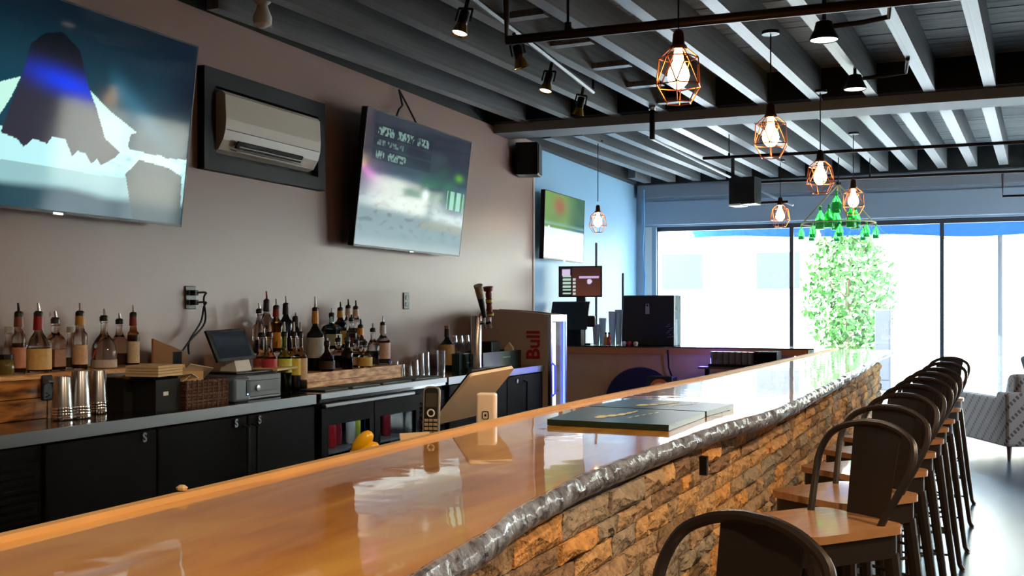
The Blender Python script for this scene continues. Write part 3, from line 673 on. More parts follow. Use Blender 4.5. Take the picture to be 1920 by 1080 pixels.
for x, y, z, s in bs: link('bottle', bm2, t, (x, y, z), None, (s, s, s))

# ================================================================== BACK BAR
XC = -3.3; ZT_ = .985
def Yf(px): return on_x(px, 800, XC).y
YA0, YA1 = 1.5, Yf(590); YB0, YB1 = Yf(600), Yf(836); YC0, YC1 = Yf(840), Yf(1018); yq = max(YC1+.012, on_x(1025, 600, -3.26).y)
TOPM = mat('black_counter_top', c(20, 20, 22), .18, coat=.5)
def lock(t, y, z, m=STEEL): text('lock_mark', 'S', .055, m, t, (.012, y, z), (R(90), 0, R(90)), .002, offset=.002)
def cooler(label, y0, y1, doors, grille, handles, locks, nose=0):
    t = thing('back_bar_cooler', label, 'cooler', (XC, y0, 0)); L = y1-y0
    G().box((-.68, 0, .1), (-.03, L, .935)).build('body', BLKF, t)
    G().box((-.6, .03, 0), (-.08, L-.03, .1)).build('plinth', DARK, t)
    G().box((-.69, -.004, .935), (-.002, L+.004, ZT_)).build('top', TOPM, t)
    G().box((-.004, -.004, ZT_-.05), (.008, L+.004, ZT_+.001)).build('steel_edge', STEEL, t)
    for a_, b_ in doors: G().rbox((-.03, a_-y0+.006, .13), (.004, b_-y0-.006, .925), .005).build('door', BLKF, t)
    for a_, b_ in grille:
        G().box((-.03, a_-y0+.004, .13), (-.01, b_-y0-.004, .925)).build('grille_panel', BLKF, t)
        for k in range(22): G().box((0, a_-y0+.03, 0), (.012, b_-y0-.03, .014), M=T(-.012, 0, .2+k*.031) @ RY(R(25))).build('louver', BLK, t)
    for y in handles:
        G().tube([(.0, y-y0, .62), (.035, y-y0, .63), (.035, y-y0, .87), (.0, y-y0, .88)], .009, 8).build('handle', BLKM, t, smooth=True)
    for y in locks: lock(t, y-y0, .895)
    return t
yd = [Yf(82), Yf(294), Yf(463), Yf(590)]
cooler('black back-bar cooler with three solid doors under the left bottles', YA0, YA1, [(yd[0], yd[1]), (yd[1], yd[2]), (yd[2], yd[3])], [(YA0+.05, yd[0])], [yd[2]-.035, yd[2]+.04], [yd[1]-.09, yd[2]-.1, yd[2]+.09])
# glass-door cooler, open shell so that the drinks inside can be seen
t = thing('glass_door_cooler', 'black back-bar cooler with two glass doors and lit drinks inside', 'cooler', (XC, YB0, 0)); L = YB1-YB0; LD = Yf(786)-YB0
G().box((-.68, 0, .1), (-.64, L, .935)).box((-.64, 0, .1), (-.03, .03, .935)).box((-.64, LD, .1), (-.03, L, .935)).box((-.64, .03, .1), (-.03, LD, .14)).box((-.64, .03, .89), (-.03, LD, .935)).build('body', BLKF, t)
G().box((-.6, .03, 0), (-.08, L-.03, .1)).build('plinth', DARK, t)
G().box((-.69, 0, .935), (-.002, L, ZT_)).build('top', TOPM, t); G().box((-.004, 0, ZT_-.03), (.008, L, ZT_+.001)).build('steel_edge', STEEL, t)
G().rbox((0, .01, .905), (.035, LD-.12, .928), .006).build('pull_bar', STEEL, t)
for z in (.40, .62): G().box((-.6, .035, z), (-.06, LD-.005, z+.012)).build('shelf', mat('wire_shelf_grey', c(120, 125, 130), .4, .6), t)
G().box((-.1, .06, .875), (-.07, LD-.03, .888)).build('light_strip', mat('cooler_light', (1, 1, 1, 1), .4, emis=(.85, .95, 1), es=5), t)
ym = LD/2
for a_, b_ in ((.012, ym-.005), (ym+.005, LD-.005)):
    G().box((-.028, a_, .13), (.004, a_+.07, .9)).box((-.028, b_-.05, .13), (.004, b_, .9)).box((-.028, a_+.07, .13), (.004, b_-.05, .2)).box((-.028, a_+.07, .80), (.004, b_-.05, .9)).build('door', BLKF, t)
    o = t.children[-1]
    G().box((-.014, a_+.07, .2), (-.01, b_-.05, .8)).build('pane', pane_mat('cooler_glass', (.85, .9, .92), .06), o)
G().box((-.03, LD+.004, .13), (-.01, L-.004, .9)).build('grille_panel', BLKF, t)
for k in range(22): G().box((0, LD+.03, 0), (.012, L-.03, .014), M=T(-.012, 0, .18+k*.031) @ RY(R(25))).build('louver', BLK, t)
CAN = [(c(190, 40, 50), 'red'), (c(210, 215, 220), 'silver'), (c(200, 210, 60), 'lime green'), (c(60, 110, 200), 'blue'), (c(150, 40, 60), 'dark red'), (c(120, 84, 60), 'brown')]
for k in range(9):
    yy = YB0 + .16 + k*(LD-.3)/8; col, nm = CAN[(0, 1, 0, 4, 1, 2, 3, 5, 4)[k]]
    o = G().lathe([(.026, 0), (.031, .008), (.031, .125), (.022, .15), (.013, .17), (.012, .2), (.014, .205)], 12).build('drink_bottle', mat('drink_'+nm.replace(' ', '_'), col, .25), None, (XC-.17-.03*(k % 2), yy, .633), smooth=True)
    tag(o, '%s drink bottle inside the glass-door cooler, %s in its row from the left' % (nm, ordn[k]), 'bottle', 'drinks in the glass-door cooler')
C_ = cooler('black back-bar cooler under the beer taps, nearest the energy drink fridge', YC0, YC1, [(YC0+.01, Yf(950)), (Yf(950), YC1-.01)], [], [Yf(981)], [])
G().lathe([(.018, 0), (.018, .01), (.0, .011)], 12).build('lock', STEEL, C_, (.004, Yf(968)-YC0, .885), (0, R(90), 0))

# -------- generic makers for things standing on the back bar
def foot(px, x, z): return Vector((x, on_x(px, 600, x).y, z))
LIQ = {}
def bottle(px, x, z, top, wpx, label, kind='round', glass=(1, 1, 1), liq=None, fill=.6, cap=c(20, 20, 20), pour='silver', lab=None, lab_h=(.15, .55), group='liquor bottles on the back bar', neck=None, gname='clear', lname='bottle_label'):
    p = foot(px, x, z); d = depth(p); H = EYE + (HOR-top)/FOC*d - z; Rb = wpx/2*d/FOC
    t = thing('liquor_bottle', label, 'bottle', p, rnd.uniform(-.2, .2), group)
    hb = H*.8 if pour else H                        # glass height without pourer
    sh = hb*{'round': .62, 'wide': .56, 'square': .66, 'tall': .68, 'flask': .5}[kind]; nr = min(.016, Rb*.5)
    fl = .55 if kind in ('flask',) else 1
    pr = [(Rb*.9, 0), (Rb, .006), (Rb, sh*.9), (Rb*.93, sh)]
    if kind == 'wide': pr = [(Rb*.8, 0), (Rb*.95, .02), (Rb, sh*.5), (Rb*.92, sh*.85), (Rb*.7, sh*1.05)]
    pr += [(Rb*.62 if kind != 'square' else Rb*.8, sh+(hb-sh)*.14), (nr*1.15, sh+(hb-sh)*.36), (nr, sh+(hb-sh)*.5), (nr, hb-.012), (nr*1.2, hb-.01), (nr*1.2, hb)]
    gm = mat('glass_'+gname, (*glass, 1), .04, trans=1, ior=1.33)
    seg = 14 if kind != 'square' else 4
    rot = RZ(R(45)) if kind == 'square' else None
    k_ = 1.2 if kind == 'square' else 1
    G().lathe([(r*k_ if i < 5 else r, zz) for i, (r, zz) in enumerate(pr)], seg, M=rot, flat=fl).build('glass_body', gm, t, smooth=kind != 'square')
    if liq:
        lm = mat('liquor_%02x%02x%02x' % tuple(int(255*min(1, v)) for v in liq[:3]), liq, .1, trans=.35)
        zl = sh*fill; G().lathe([(Rb*.84*k_, .008), (Rb*.92*k_, .014), (Rb*.92*k_, zl)], seg, M=rot, flat=fl).build('liquor', lm, t, smooth=kind != 'square')
    if lab:
        G().lathe([((Rb+.0012)*k_, sh*lab_h[0]), ((Rb+.0012)*k_, sh*lab_h[1]*1.25)], seg, M=rot, flat=fl, cap=False).build('paper_label', mat('label_%02x%02x%02x' % tuple(int(v*255) for v in lab[:3]), lab, .6, var=.18, vscale=60), t, smooth=kind != 'square')
    if neck: G().lathe([(nr*1.4, sh+(hb-sh)*.46), (nr*1.28, hb-.004), (nr*1.25, hb+.002)], 12).build('neck_foil', mat('foil_%02x%02x%02x' % tuple(int(v*255) for v in neck[:3]), neck, .4), t, smooth=True)
    if pour:
        G().lathe([(nr*1.25, hb-.002), (nr*1.25, hb+.018), (nr*.8, hb+.026)], 12).build('stopper', mat('stopper_%02x%02x%02x' % tuple(int(v*255) for v in cap[:3]), cap, .4), t, smooth=True)
        ln = H-hb; G().tube([(0, 0, hb+.02), (.002, 0, hb+ln*.5), (.004, -.006, hb+ln)], [.008, .0065, .0045], 8).build('pour_spout', mat('spout_steel', c(226, 226, 226), .25, .7) if pour == 'silver' else (BLK if pour == 'black' else mat('red_spout', c(170, 40, 50), .3)), t, smooth=True)
    else:
        G().lathe([(nr*1.3, hb-.004), (nr*1.3, hb+.022), (0, hb+.024)], 12).build('cap', mat('stopper_%02x%02x%02x' % tuple(int(v*255) for v in cap[:3]), cap, .4), t)
    return t
# -------- left riser of scorched planks
BURN = mat('scorched_pine', c(206, 140, 70), .45, coat=.2, var_col=c(66, 30, 12), vscale=3.2, stretch=(3, 1.6, 9))
BURNL = mat('light_pine', c(240, 192, 124), .5, var_col=c(176, 108, 50), vscale=4, stretch=(6, 2.5, 12))
XR1 = -3.66; ZR1 = 1.178
y0 = 1.7; ys = on_x(98, 760, XR1).y; y2 = on_x(345, 700, XR1).y
t = thing('bottle_riser', 'scorched plank riser holding the left row of liquor bottles', 'shelf', (XR1, y0, ZT_)); H = ZR1-ZT_
G().box((-.3, 0, H-.02), (.006, y2-y0, H)).build('top_board', BURNL, t)
for a_, b_ in ((0, ys-y0-.03), (ys-y0+.0, y2-y0)):
    G().box((-.02, a_, H*.47+.002), (0, b_, H-.021)).build('plank', BURN, t); G().box((-.02, a_, .002), (0, b_, H*.47-.002)).build('plank', BURN, t)
for yy in (ys-y0-.028, y2-y0): G().box((-.3, yy, 0), (.004, yy+.024, H-.02)).build('end_board', BURN, t)
p = on_x(86, 727, XR1+.004); t = thing('bottle_opener', 'dark cast bottle opener plate on the scorched riser', 'opener', p)
G().rbox((0, -.03, -.055), (.012, .03, .055), .008).build('plate', mat('cast_iron', c(52, 54, 60), .4, .6), t); G().tube([(.012, -.018, .02), (.035, -.018, .03), (.035, .018, .03), (.012, .018, .02)], .006, 6).build('claw', STEEL, t); G().tube([(.012, .012, -.01), (.014, -.012, -.02), (.014, .01, -.03), (.014, -.012, -.04)], .003, 6).build('emblem', STEEL, t)
XB = -3.76
AMB = c(120, 50, 14); AM2 = c(90, 34, 12)
L_ = 'on the left riser'
bottle(16, -3.84, ZR1, 622, 20, 'pale clear bottle half hidden behind the left riser bottles, cut near the frame edge', 'round', liq=c(30, 30, 26), fill=.4, pour=None, cap=c(210, 216, 205), gname='clear')
bottle(35, XB, ZR1, 568, 25, 'tall pink-amber bottle with brown neck wrap on the left riser', 'tall', liq=c(170, 84, 56), fill=.8, neck=c(120, 66, 50), pour='black', lab=c(190, 130, 100))
bottle(72, XB, ZR1, 568, 46, 'wide flask bottle with red neck foil and cream label on the left riser', 'wide', liq=c(60, 26, 14), fill=.8, neck=c(150, 22, 34), lab=c(216, 180, 118), lab_h=(.1, .62))
bottle(104, XB, ZR1, 583, 30, 'short brown bottle with a round star label on the left riser', 'square', liq=c(70, 34, 20), fill=.6, cap=c(50, 44, 44), lab=c(150, 104, 76))
bottle(132, -3.86, ZR1, 622, 20, 'pale glass bottle behind the shaker tins on the left riser', 'round', pour=None, cap=c(190, 190, 180), liq=c(150, 140, 110), fill=.5)
bottle(150, XB, ZR1, 568, 27, 'clear bottle with tan neck band and cream label behind the shaker tins', 'tall', liq=c(140, 60, 40), fill=.25, neck=c(186, 132, 60), lab=c(214, 176, 140))
bottle(195, XB, ZR1, 579, 46, 'round-shouldered clear decanter bottle with white lower label on the left riser', 'wide', liq=c(190, 190, 200), fill=.3, lab=c(196, 186, 176), lab_h=(.03, .26))
bottle(224, -3.82, ZR1, 587, 34, 'clear bottle with red liquor behind the round decanter', 'round', liq=c(190, 40, 24), fill=.5)
bottle(250, XB, ZR1, 572, 22, 'slim amber bottle with yellow neck band at the right end of the left riser', 'tall', liq=AMB, fill=.95, neck=c(120, 30, 26), lab=c(210, 190, 160), lab_h=(.1, .6), gname='amber', glass=(.75, .4, .15))
p = foot(6, -3.62, ZT_ + .0); 
p = on_z(10, 702, ZR1); t = thing('spice_jar', 'squat glass jar with dark lid at the left frame edge', 'jar', (p.x, p.y, ZR1)); 
G().lathe([(.035, 0), (.038, .01), (.038, .055), (.03, .065)], 14).build('jar', mat('olive_jar', c(120, 110, 60), .1, trans=.4), t, smooth=True); G().lathe([(.033, .065), (.033, .085), (0, .086)], 14).build('lid', BLK, t)
# shaker tins
for px, y_b, h, lab in ((117, 786, .185, 'stack of steel shaker tins nearest the frame edge, shortest of three'), (150, 783, .205, 'stack of steel shaker tins in the middle, tallest of three'), (184, 774, .195, 'stack of steel shaker tins beside the black napkin caddy')):
    p = on_z(px, y_b, ZT_+.004); t = thing('shaker_tins', lab, 'cup', (p.x, p.y, ZT_+.002), 0, 'stacks of shaker tins')
    g = G().lathe([(.045, 0), (.047, .004), (.045, .018)], 18)
    g.build('rim', CHROME, t, smooth=True)
    for k in range(3): G().lathe([(.0445-.001*k, .018+k*.012), (.046-.001*k, .022+k*.012), (.0435-.001*k, .030+k*.012)], 18, cap=False).build('rim', CHROME, t, smooth=True)
    G().lathe([(.042, .05), (.034, h-.006), (.032, h), (0, h+.001)], 18, cap=False).build('body', STEEL, t, smooth=True)
# black napkin caddies
for (xa, xb_), lab in (((232, 290), 'black bar caddy beside the shaker tins'), ((292, 352), 'black bar caddy with a small white tag, beside the wicker basket')):
    a_ = on_z(xa, 772, ZT_); b_ = on_z(xb_, 766, ZT_); t = thing('bar_caddy', lab, 'caddy', (a_.x, a_.y, ZT_), 0, 'black bar caddies'); Ly = b_.y-a_.y-.02
    G().box((-.15, 0, 0), (0, Ly, .006)).box((-.15, 0, .006), (-.14, Ly, .165)).box((-.01, 0, .006), (0, Ly, .145)).box((-.14, 0, .006), (-.01, .008, .155)).box((-.14, Ly-.008, .006), (-.01, Ly, .155)).build('bin', DARK, t)
    for f in (.35, .68): G().box((-.14, Ly*f, .006), (-.01, Ly*f+.006, .14)).build('divider', DARK, t)
    if 'tag' in lab: G().box((0, Ly*.3, .07), (.002, Ly*.5, .088)).build('tag', WHITE, t)
# napkin stack, card, box lid
p = on_z(330, 712, 1.13); t = thing('napkin_stack', 'stack of cream napkins above the black caddies', 'napkins', (p.x-.06, p.y-.14, ZT_+.165), R(8))
for k in range(4): G().box((-.1, 0, k*.013), (.07, .2, k*.013+.011)).build('napkin', CREAM, t)
p = on_x(366, 702, -3.84); q0 = on_x(284, 662, -3.9)
t = thing('cardboard_panel', 'tan cardboard panel with two dark slots leaning at the wall', 'board', (-3.9, q0.y, 1.19), 0)
Ly = on_x(366, 700, -3.84).y-q0.y
cbd = mat('tan_cardboard', c(170, 130, 92), .8)
G().prism([(.0, 0, -.2), (0, Ly, -.2), (0, Ly, .03), (0, 0, .115)], (.012, 0, 0)).build('panel', cbd, t)
for f in (.55, .68): G().box((.012, Ly*f, -.03), (.0135, Ly*f+.035, .04)).build('slot', DARK, t)
# wicker basket with papers
a_ = on_z(348, 766, ZT_); b_ = on_z(438, 757, ZT_); t = thing('wicker_basket', 'dark wicker basket full of papers on the counter edge', 'basket', (a_.x, a_.y, ZT_)); Ly = b_.y-a_.y
WICK = mat('dark_wicker', c(84, 54, 36), .7, bump=.6, bscale=60)
G().box((-.2, 0, 0), (0, Ly, .006)).build('base', WICK, t)
for k in range(8):
    z = .012+k*.0155; o_ = .004*(k % 2); G().tube([(o_, -o_, z), (o_, Ly+o_, z), (-.2-o_, Ly+o_, z), (-.2-o_, -o_, z)], .0085, 6, closed=True).build('wicker_strand', WICK, t)
for k in range(9): G().tube([(.005, Ly*k/8, 0), (.008, Ly*k/8, .132)], .006, 5).build('wicker_stake', WICK, t)
for k, (yy, ax, m_) in enumerate(((.12, 20, CREAM), (.3, -18, WHITE), (.45, 30, CREAM), (.6, -30, WHITE))):
    o = G().box((-.07, -.06, 0), (.05, .06, .003)).build('paper_slip', m_, None, (a_.x-.09, a_.y+Ly*(yy+.08), ZT_+.125+.012*k), (R(ax), R(-15+9*k), R(20*k)))
    tag(o, ['cream paper slip at the left end of the wicker basket', 'white paper slip tilted up in the wicker basket', 'cream paper slip in the middle of the wicker basket', 'white paper slip at the right end of the wicker basket'][k], 'paper', 'papers in the wicker basket')
# card reader
a_ = on_z(440, 756, ZT_); t = thing('card_terminal', 'small grey card reader with a glowing blue dot', 'card reader', (a_.x, a_.y, ZT_), R(-4))
G().rbox((-.07, 0, 0), (0, .125, .125), .015, 3).build('body', mat('slate_plastic', c(92, 108, 126), .35), t); G().rbox((-.005, .085, .03), (.003, .118, .11), .004).build('side_slot', BLK, t); G().box((.0025, .09, .035), (.004, .1, .042)).build('indicator', mat('blue_led', (0, 0, 0, 1), .4, emis=(.35, .45, 1), es=4), t)
# cash drawer with tablet till
a_ = on_z(452, 752, ZT_); b_ = on_z(528, 738, ZT_); DX = -3.42
t = thing('cash_drawer', 'black cash drawer under the tilted till screen', 'cash drawer', (DX, on_x(430, 700, DX).y, ZT_)); Ly = on_x(527, 700, DX).y - t.location.y
SL = mat('drawer_black', c(44, 48, 54), .4)
G().rbox((-.4, 0, 0), (0, Ly, .13), .006).build('case', SL, t); G().rbox((-.01, .02, .015), (.008, Ly-.02, .1), .004).build('drawer_front', SL, t); G().lathe([(.016, 0), (.016, .008), (0, .009)], 12).build('lock', STEEL, t, (.008, Ly*.5, .06), (0, R(90), 0)); G().box((.008, Ly*.3, .04), (.010, Ly*.9, .046)).build('slot', BLK, t)
base = Vector((DX-.2, on_x(440, 700, DX-.2).y, ZT_+.13))
t = thing('till_tablet', 'tilted till tablet with dark screen on a white stand', 'tablet', base)
G().rbox((-.12, -.14, 0), (.12, .2, .012), .004).build('base_plate', BLK, t)
G().prism([(-.05, -.06, .012), (.06, -.06, .012), (.03, -.06, .11), (-.02, -.06, .11)], (0, .13, 0)).build('stand', WHITE, t)
pl = [on_x(386, 620, DX-.2), on_x(458, 615, DX-.2), on_x(480, 671, DX-.14), on_x(415, 679, DX-.10)]
pl = [v-base for v in pl]; pl[3] = pl[0]+pl[2]-pl[1]; nrm = (pl[1]-pl[0]).cross(pl[3]-pl[0]).normalized(); nrm = nrm if nrm.x > 0 else -nrm
G().prism(pl, -nrm*.014).build('case', BLK, t)
ce = sum(pl, Vector())/4; G().prism([ce+(v-ce)*.82+nrm*.001 for v in pl], nrm*.002).build('screen', mat('dark_screen', c(14, 16, 20), .08, emis=c(46, 52, 60), es=.35), t)
o = G().rbox((-.1, -.14, 0), (.1, .16, .014), .004).build('receipt_book', CREAM, None, (DX-.18, base.y+.3, ZT_+.132), (0, 0, R(12))); tag(o, 'cream receipt pad lying on the cash drawer', 'notepad')
# -------- middle and right bottle risers
XR2 = -3.6; ZL = 1.075; ZU = 1.2
ya = on_x(576, 700, XR2).y; yb = on_x(752, 690, XR2).y; yl = on_x(470, 700, -3.8).y
t = thing('bottle_riser', 'two-step pale pine riser under the crowded middle bottles', 'shelf', (XR2, ya, ZT_))
G().box((-.2, 0, ZL-ZT_-.02), (.004, yb-ya, ZL-ZT_)).build('lower_board', BURNL, t); 
G().box((-.02, 0, .036), (0, yb-ya, .069)).build('plank', BURNL, t); G().box((-.02, 0, .0), (0, yb-ya, .034)).build('plank', BURNL, t); G().box((-.2, yb-ya, 0), (.004, yb-ya+.02, .07)).build('end_board', BURN, t)
G().box((-.395, yl-ya, 0), (-.205, on_x(690, 650, -3.85).y-ya, ZU-ZT_)).build('upper_step', BURN, t)
XU = -3.88; XL = -3.70; XF = -3.58
M_ = 'in the crowded middle group'
bottle(486, XU+.07, ZU, 568, 24, 'slim clear bottle at the left end of the back step, silver spout', 'tall', liq=c(190, 190, 186), fill=.5)
bottle(500, XU-.03, ZU, 546, 26, 'tallest bottle of the middle group, white neck and red spout', 'tall', glass=(.95, .95, .95), lab=c(206, 200, 196), neck=c(40, 42, 52), pour='red', liq=c(200, 196, 190), fill=.8)
bottle(518, XU+.06, ZU, 560, 26, 'orange liqueur bottle with a red ball stopper in the middle group', 'tall', liq=c(232, 150, 20), fill=1.0, glass=(1, .7, .2), gname='orange', neck=c(150, 26, 20), lab=c(226, 150, 30))
bottle(536, XU-.04, ZU, 555, 26, 'tall black bottle with silver spout in the middle group', 'tall', glass=(.03, .03, .035), gname='black', liq=c(12, 12, 14), neck=c(16, 16, 18))
bottle(554, XU+.05, ZU, 586, 26, 'black bottle with grey label in the middle group, next to the tall black one', 'round', glass=(.03, .03, .035), gname='black', liq=c(12, 12, 14), neck=c(20, 20, 20), lab=c(70, 60, 54))
bottle(591, XL-.03, ZL+.002, 556, 34, 'big dark bottle with orange neck foil and white label', 'round', glass=(.05, .04, .04), gname='smoked', liq=c(16, 12, 12), fill=1, neck=c(216, 150, 60), lab=c(186, 186, 176), lab_h=(.35, .72))
bottle(606, XU+.02, ZU, 620, 20, 'small dark bottle with gold side label behind the big dark bottle', 'round', liq=c(70, 40, 20), fill=.7, lab=c(206, 180, 120), pour='silver')
bottle(622, XU+.04, ZU, 578, 34, 'square green-tinted gin bottle with pale label', 'square', glass=(.35, .62, .55), gname='teal', liq=c(70, 120, 104), fill=.9, lab=c(196, 200, 176))
bottle(638, XU-.01, ZU, 566, 24, 'dark brown bottle with mustard neck foil right of the green bottle', 'tall', glass=(.12, .06, .03), gname='brown', liq=c(40, 20, 10), fill=1, neck=c(206, 150, 50), lab=c(190, 140, 60), pour='black')
bottle(653, XU, ZU, 561, 22, 'slim clear bottle with black spout near the right end of the back step', 'tall', liq=c(206, 210, 206), fill=.6, pour='black', neck=c(206, 186, 166))
bottle(667, XU, ZU, 563, 26, 'amber whiskey bottle with long cream neck near the right end', 'tall', liq=c(196, 110, 40), fill=.75, neck=c(222, 190, 156), pour='black', lab=c(120, 40, 30), lab_h=(.1, .4))
bottle(659, XU+.06, ZU, 590, 22, 'bourbon bottle with black spout in front of the slim clear bottle', 'round', liq=c(176, 96, 34), fill=.9, pour='black', lab=c(90, 30, 28), lab_h=(.1, .5))
bottle(676, XL-.04, ZL+.002, 598, 20, 'small bottle with orange neck behind the yellow-label bottle', 'tall', liq=c(190, 120, 60), fill=.7, neck=c(216, 140, 50), pour='black', lab=c(220, 206, 186))
bottle(613, XF-.045, ZL+.002, 634, 30, 'low dark brown bottle at the left front of the pine riser', 'wide', glass=(.1, .05, .03), gname='brown', liq=c(24, 12, 8), fill=1, cap=c(30, 20, 16), lab=c(60, 36, 26))
bottle(634, XF-.12, ZL+.002, 628, 26, 'dark rum bottle with pale shoulder in the front row of the pine riser', 'round', liq=c(26, 12, 10), fill=.8, pour='black')
bottle(651, XF-.05, ZL+.002, 626, 22, 'black squat bottle with silver label in the front row of the pine riser', 'round', glass=(.03, .03, .035), gname='black', liq=c(14, 14, 16), pour='black', cap=c(60, 70, 70))
bottle(668, XF-.12, ZL+.002, 632, 22, 'bottle with white and red label left of the yellow-label bottle', 'round', liq=c(60, 24, 18), fill=.9, lab=c(216, 200, 180))
bottle(684, XF-.045, ZL+.002, 636, 28, 'squat bottle with a large yellow label in the front row', 'wide', liq=c(60, 24, 14), fill=.8, lab=c(222, 180, 90), lab_h=(.12, .66), pour='black')
bottle(699, XL-.02, ZL+.002, 606, 26, 'clear bottle holding a little dark liquor near the glasses', 'round', liq=c(50, 24, 26), fill=.7)
bottle(718, XL-.02, ZL+.002, 592, 28, 'clear bottle with pink label at the right end of the riser', 'round', liq=c(60, 22, 24), fill=.3, lab=c(214, 176, 156), lab_h=(.24, .72), neck=c(220, 216, 212))
# front bottles standing on the counter by the drawer
Zc = ZT_+.001
F_ = 'juice bottle with silver spout on the counter, '
bottle(490, -3.72, Zc, 606, 30, F_+'with coral label, leftmost of five', 'round', liq=c(150, 50, 40), fill=.8, lab=c(226, 120, 100), lab_h=(.5, .78))
bottle(505, -3.60, Zc, 604, 28, F_+'with crimson label over yellow juice', 'round', liq=c(210, 170, 90), fill=.7, lab=c(186, 60, 70), lab_h=(.55, .78))
bottle(533, -3.61, Zc, 604, 28, F_+'green and yellow-labelled, middle of five', 'round', glass=(.5, .8, .3), gname='lime', liq=c(110, 130, 30), fill=.9, lab=c(206, 214, 90), lab_h=(.55, .76))
bottle(551, -3.61, Zc, 604, 26, F_+'bright yellow, fourth of five', 'round', liq=c(226, 190, 20), fill=.95, lab=c(222, 190, 60), lab_h=(.45, .75))
bottle(563, -3.60, Zc, 604, 26, F_+'with tan palm-tree label, rightmost of five', 'round', liq=c(200, 160, 60), fill=.5, lab=c(216, 186, 140), lab_h=(.3, .75))
# jiggers and bar tools
for k, (px, yb_, h, r, m_, lab) in enumerate(((536, 724, .13, .03, mat('dark_tool_cup', c(50, 46, 40), .4), 'dark tool cup left of the steel jigger'), (551, 723, .1, .026, CHROME, 'steel jigger between the two tool cups'), (569, 722, .11, .03, mat('maroon_cup', c(70, 30, 30), .4), 'maroon tool cup at the left end of the pine riser'))):
    p = on_z(px, yb_, ZT_); t = thing('jigger' if k == 1 else 'tool_cup', lab, 'cup', (p.x, p.y, ZT_))
    if k == 1: G().lathe([(r, 0), (r*.4, h*.55), (r*.4, h*.58), (r*1.1, h*1.1)], 14, cap=False).build('cone', m_, t, smooth=True)
    else:
        G().lathe([(r*.85, 0), (r, h*.7), (r*.9, h*.7), (r*.78, .006), (0, .006)], 14).build('cup', m_, t, smooth=True)
        for a_ in (0, 1.8, 3.6): G().tube([(.008*math.cos(a_), .008*math.sin(a_), .01), (.03*math.cos(a_), .03*math.sin(a_), h*1.5)], .003, 6).lathe([(.008, h*1.5), (.01, h*1.55), (.0, h*1.6)], 8, M=T(.03*math.cos(a_), .03*math.sin(a_), 0)).build('bar_spoon', STEEL, t)
# rubber mats on the counter
for k, (xa, xb_) in enumerate(((596, 640), (648, 700), (706, 760), (766, 815))):
    a_ = on_x(xa, 720, -3.42).y; b_ = on_x(xb_, 715, -3.42).y
    o = G().rbox((-3.55, a_, ZT_), (-3.37, b_, ZT_+.009), .003, 1).build('bar_mat', RUBBER, None); tag(o, 'green rubber mat on the back counter, %s from the cash drawer' % ordn[k], 'mat', 'rubber mats on the back counter')
# upturned glasses
gl = [(740, 700, .09, .036), (752, 702, .075, .036), (765, 704, .07, .036), (777, 704, .11, .037), (757, 692, .1, .036), (772, 690, .12, .037), (788, 700, .15, .036), (798, 697, .15, .036), (745, 690, .1, .036)]
gmesh = {}
for k, (px, yb_, h, r) in enumerate(gl):
    p = on_z(px, yb_, ZT_)
    if h not in gmesh: gmesh[h] = G().lathe([(r, 0), (r*.82, h), (0, h), (0, h-.008), (r*.75, h-.01), (r*.93, 0.0)], 16, cap=False).mesh('drinking_glass', WARE, True)
    o = link('drinking_glass', gmesh[h], None, (p.x, p.y, ZT_+.001)); tag(o, ('tall ' if h > .13 else 'short ') + 'upturned clear glass, %s from the left among nine by the pine riser' % ordn[sorted(range(9), key=lambda i: gl[i][0]).index(k)], 'glass', 'upturned glasses on the back counter')
p = on_z(827, 700, ZT_); o = G().lathe([(.03, 0), (.034, .17), (.031, .17), (.027, .008), (0, .008)], 16).build('pint_glass', WARE, None, (p.x, p.y, ZT_+.001), smooth=True); tag(o, 'single upright pint glass in front of the tan-labelled dark bottle', 'glass')
# dark bottle, stemware, caddies by the taps
bottle(838, -3.72, Zc, 616, 30, 'squat dark bottle with a big tan label left of the beer taps', 'round', glass=(.05, .03, .02), gname='smoked', liq=c(24, 12, 8), fill=1, neck=c(30, 22, 18), pour=None, cap=c(170, 120, 90), lab=c(206, 160, 104), lab_h=(.2, .8))
sg = G().lathe([(.034, 0), (.03, .004), (.005, .01), (.004, .1), (.012, .11), (.036, .15), (.04, .185), (.033, .235), (.031, .235), (.037, .185), (.033, .152), (.0, .115)], 16, cap=False).mesh('wine_glass', WARE, True)
for k, px in enumerate((850, 861, 873)):
    o = link('wine_glass', sg, None, (*foot(px, -3.82+.02*k, 0).xy, ZT_+.03)); tag(o, 'stemmed wine glass left of the beer tap column, %s of three' % ('leftmost', 'middle', 'rightmost')[k], 'glass', 'wine glasses by the taps')
DG = mat('dark_green_plastic', c(16, 40, 32), .4)
yg = foot(842, -3.82, 0).y; o = G().box((-3.9, yg, ZT_), (-3.72, foot(884, -3.72, 0).y, ZT_+.028)).build('glass_tray', DG, None); tag(o, 'dark green tray under the wine glasses', 'tray')
p0 = foot(861, -3.6, ZT_); t = thing('straw_caddy', 'small dark green straw caddy left of the tap column', 'caddy', p0); Ly = foot(884, -3.62, 0).y-p0.y
G().box((-.08, 0, 0), (0, Ly, .13)).build('box', DG, t); G().box((0, Ly*.5, .05), (.002, Ly*.85, .06)).build('emblem', mat('pale_green', c(120, 150, 110), .5), t)
p0 = foot(906, -3.5, ZT_); t = thing('garnish_caddy', 'large dark green caddy to the right of the beer taps', 'caddy', p0); Ly = min(yq-.02, foot(984, -3.5, 0).y)-p0.y
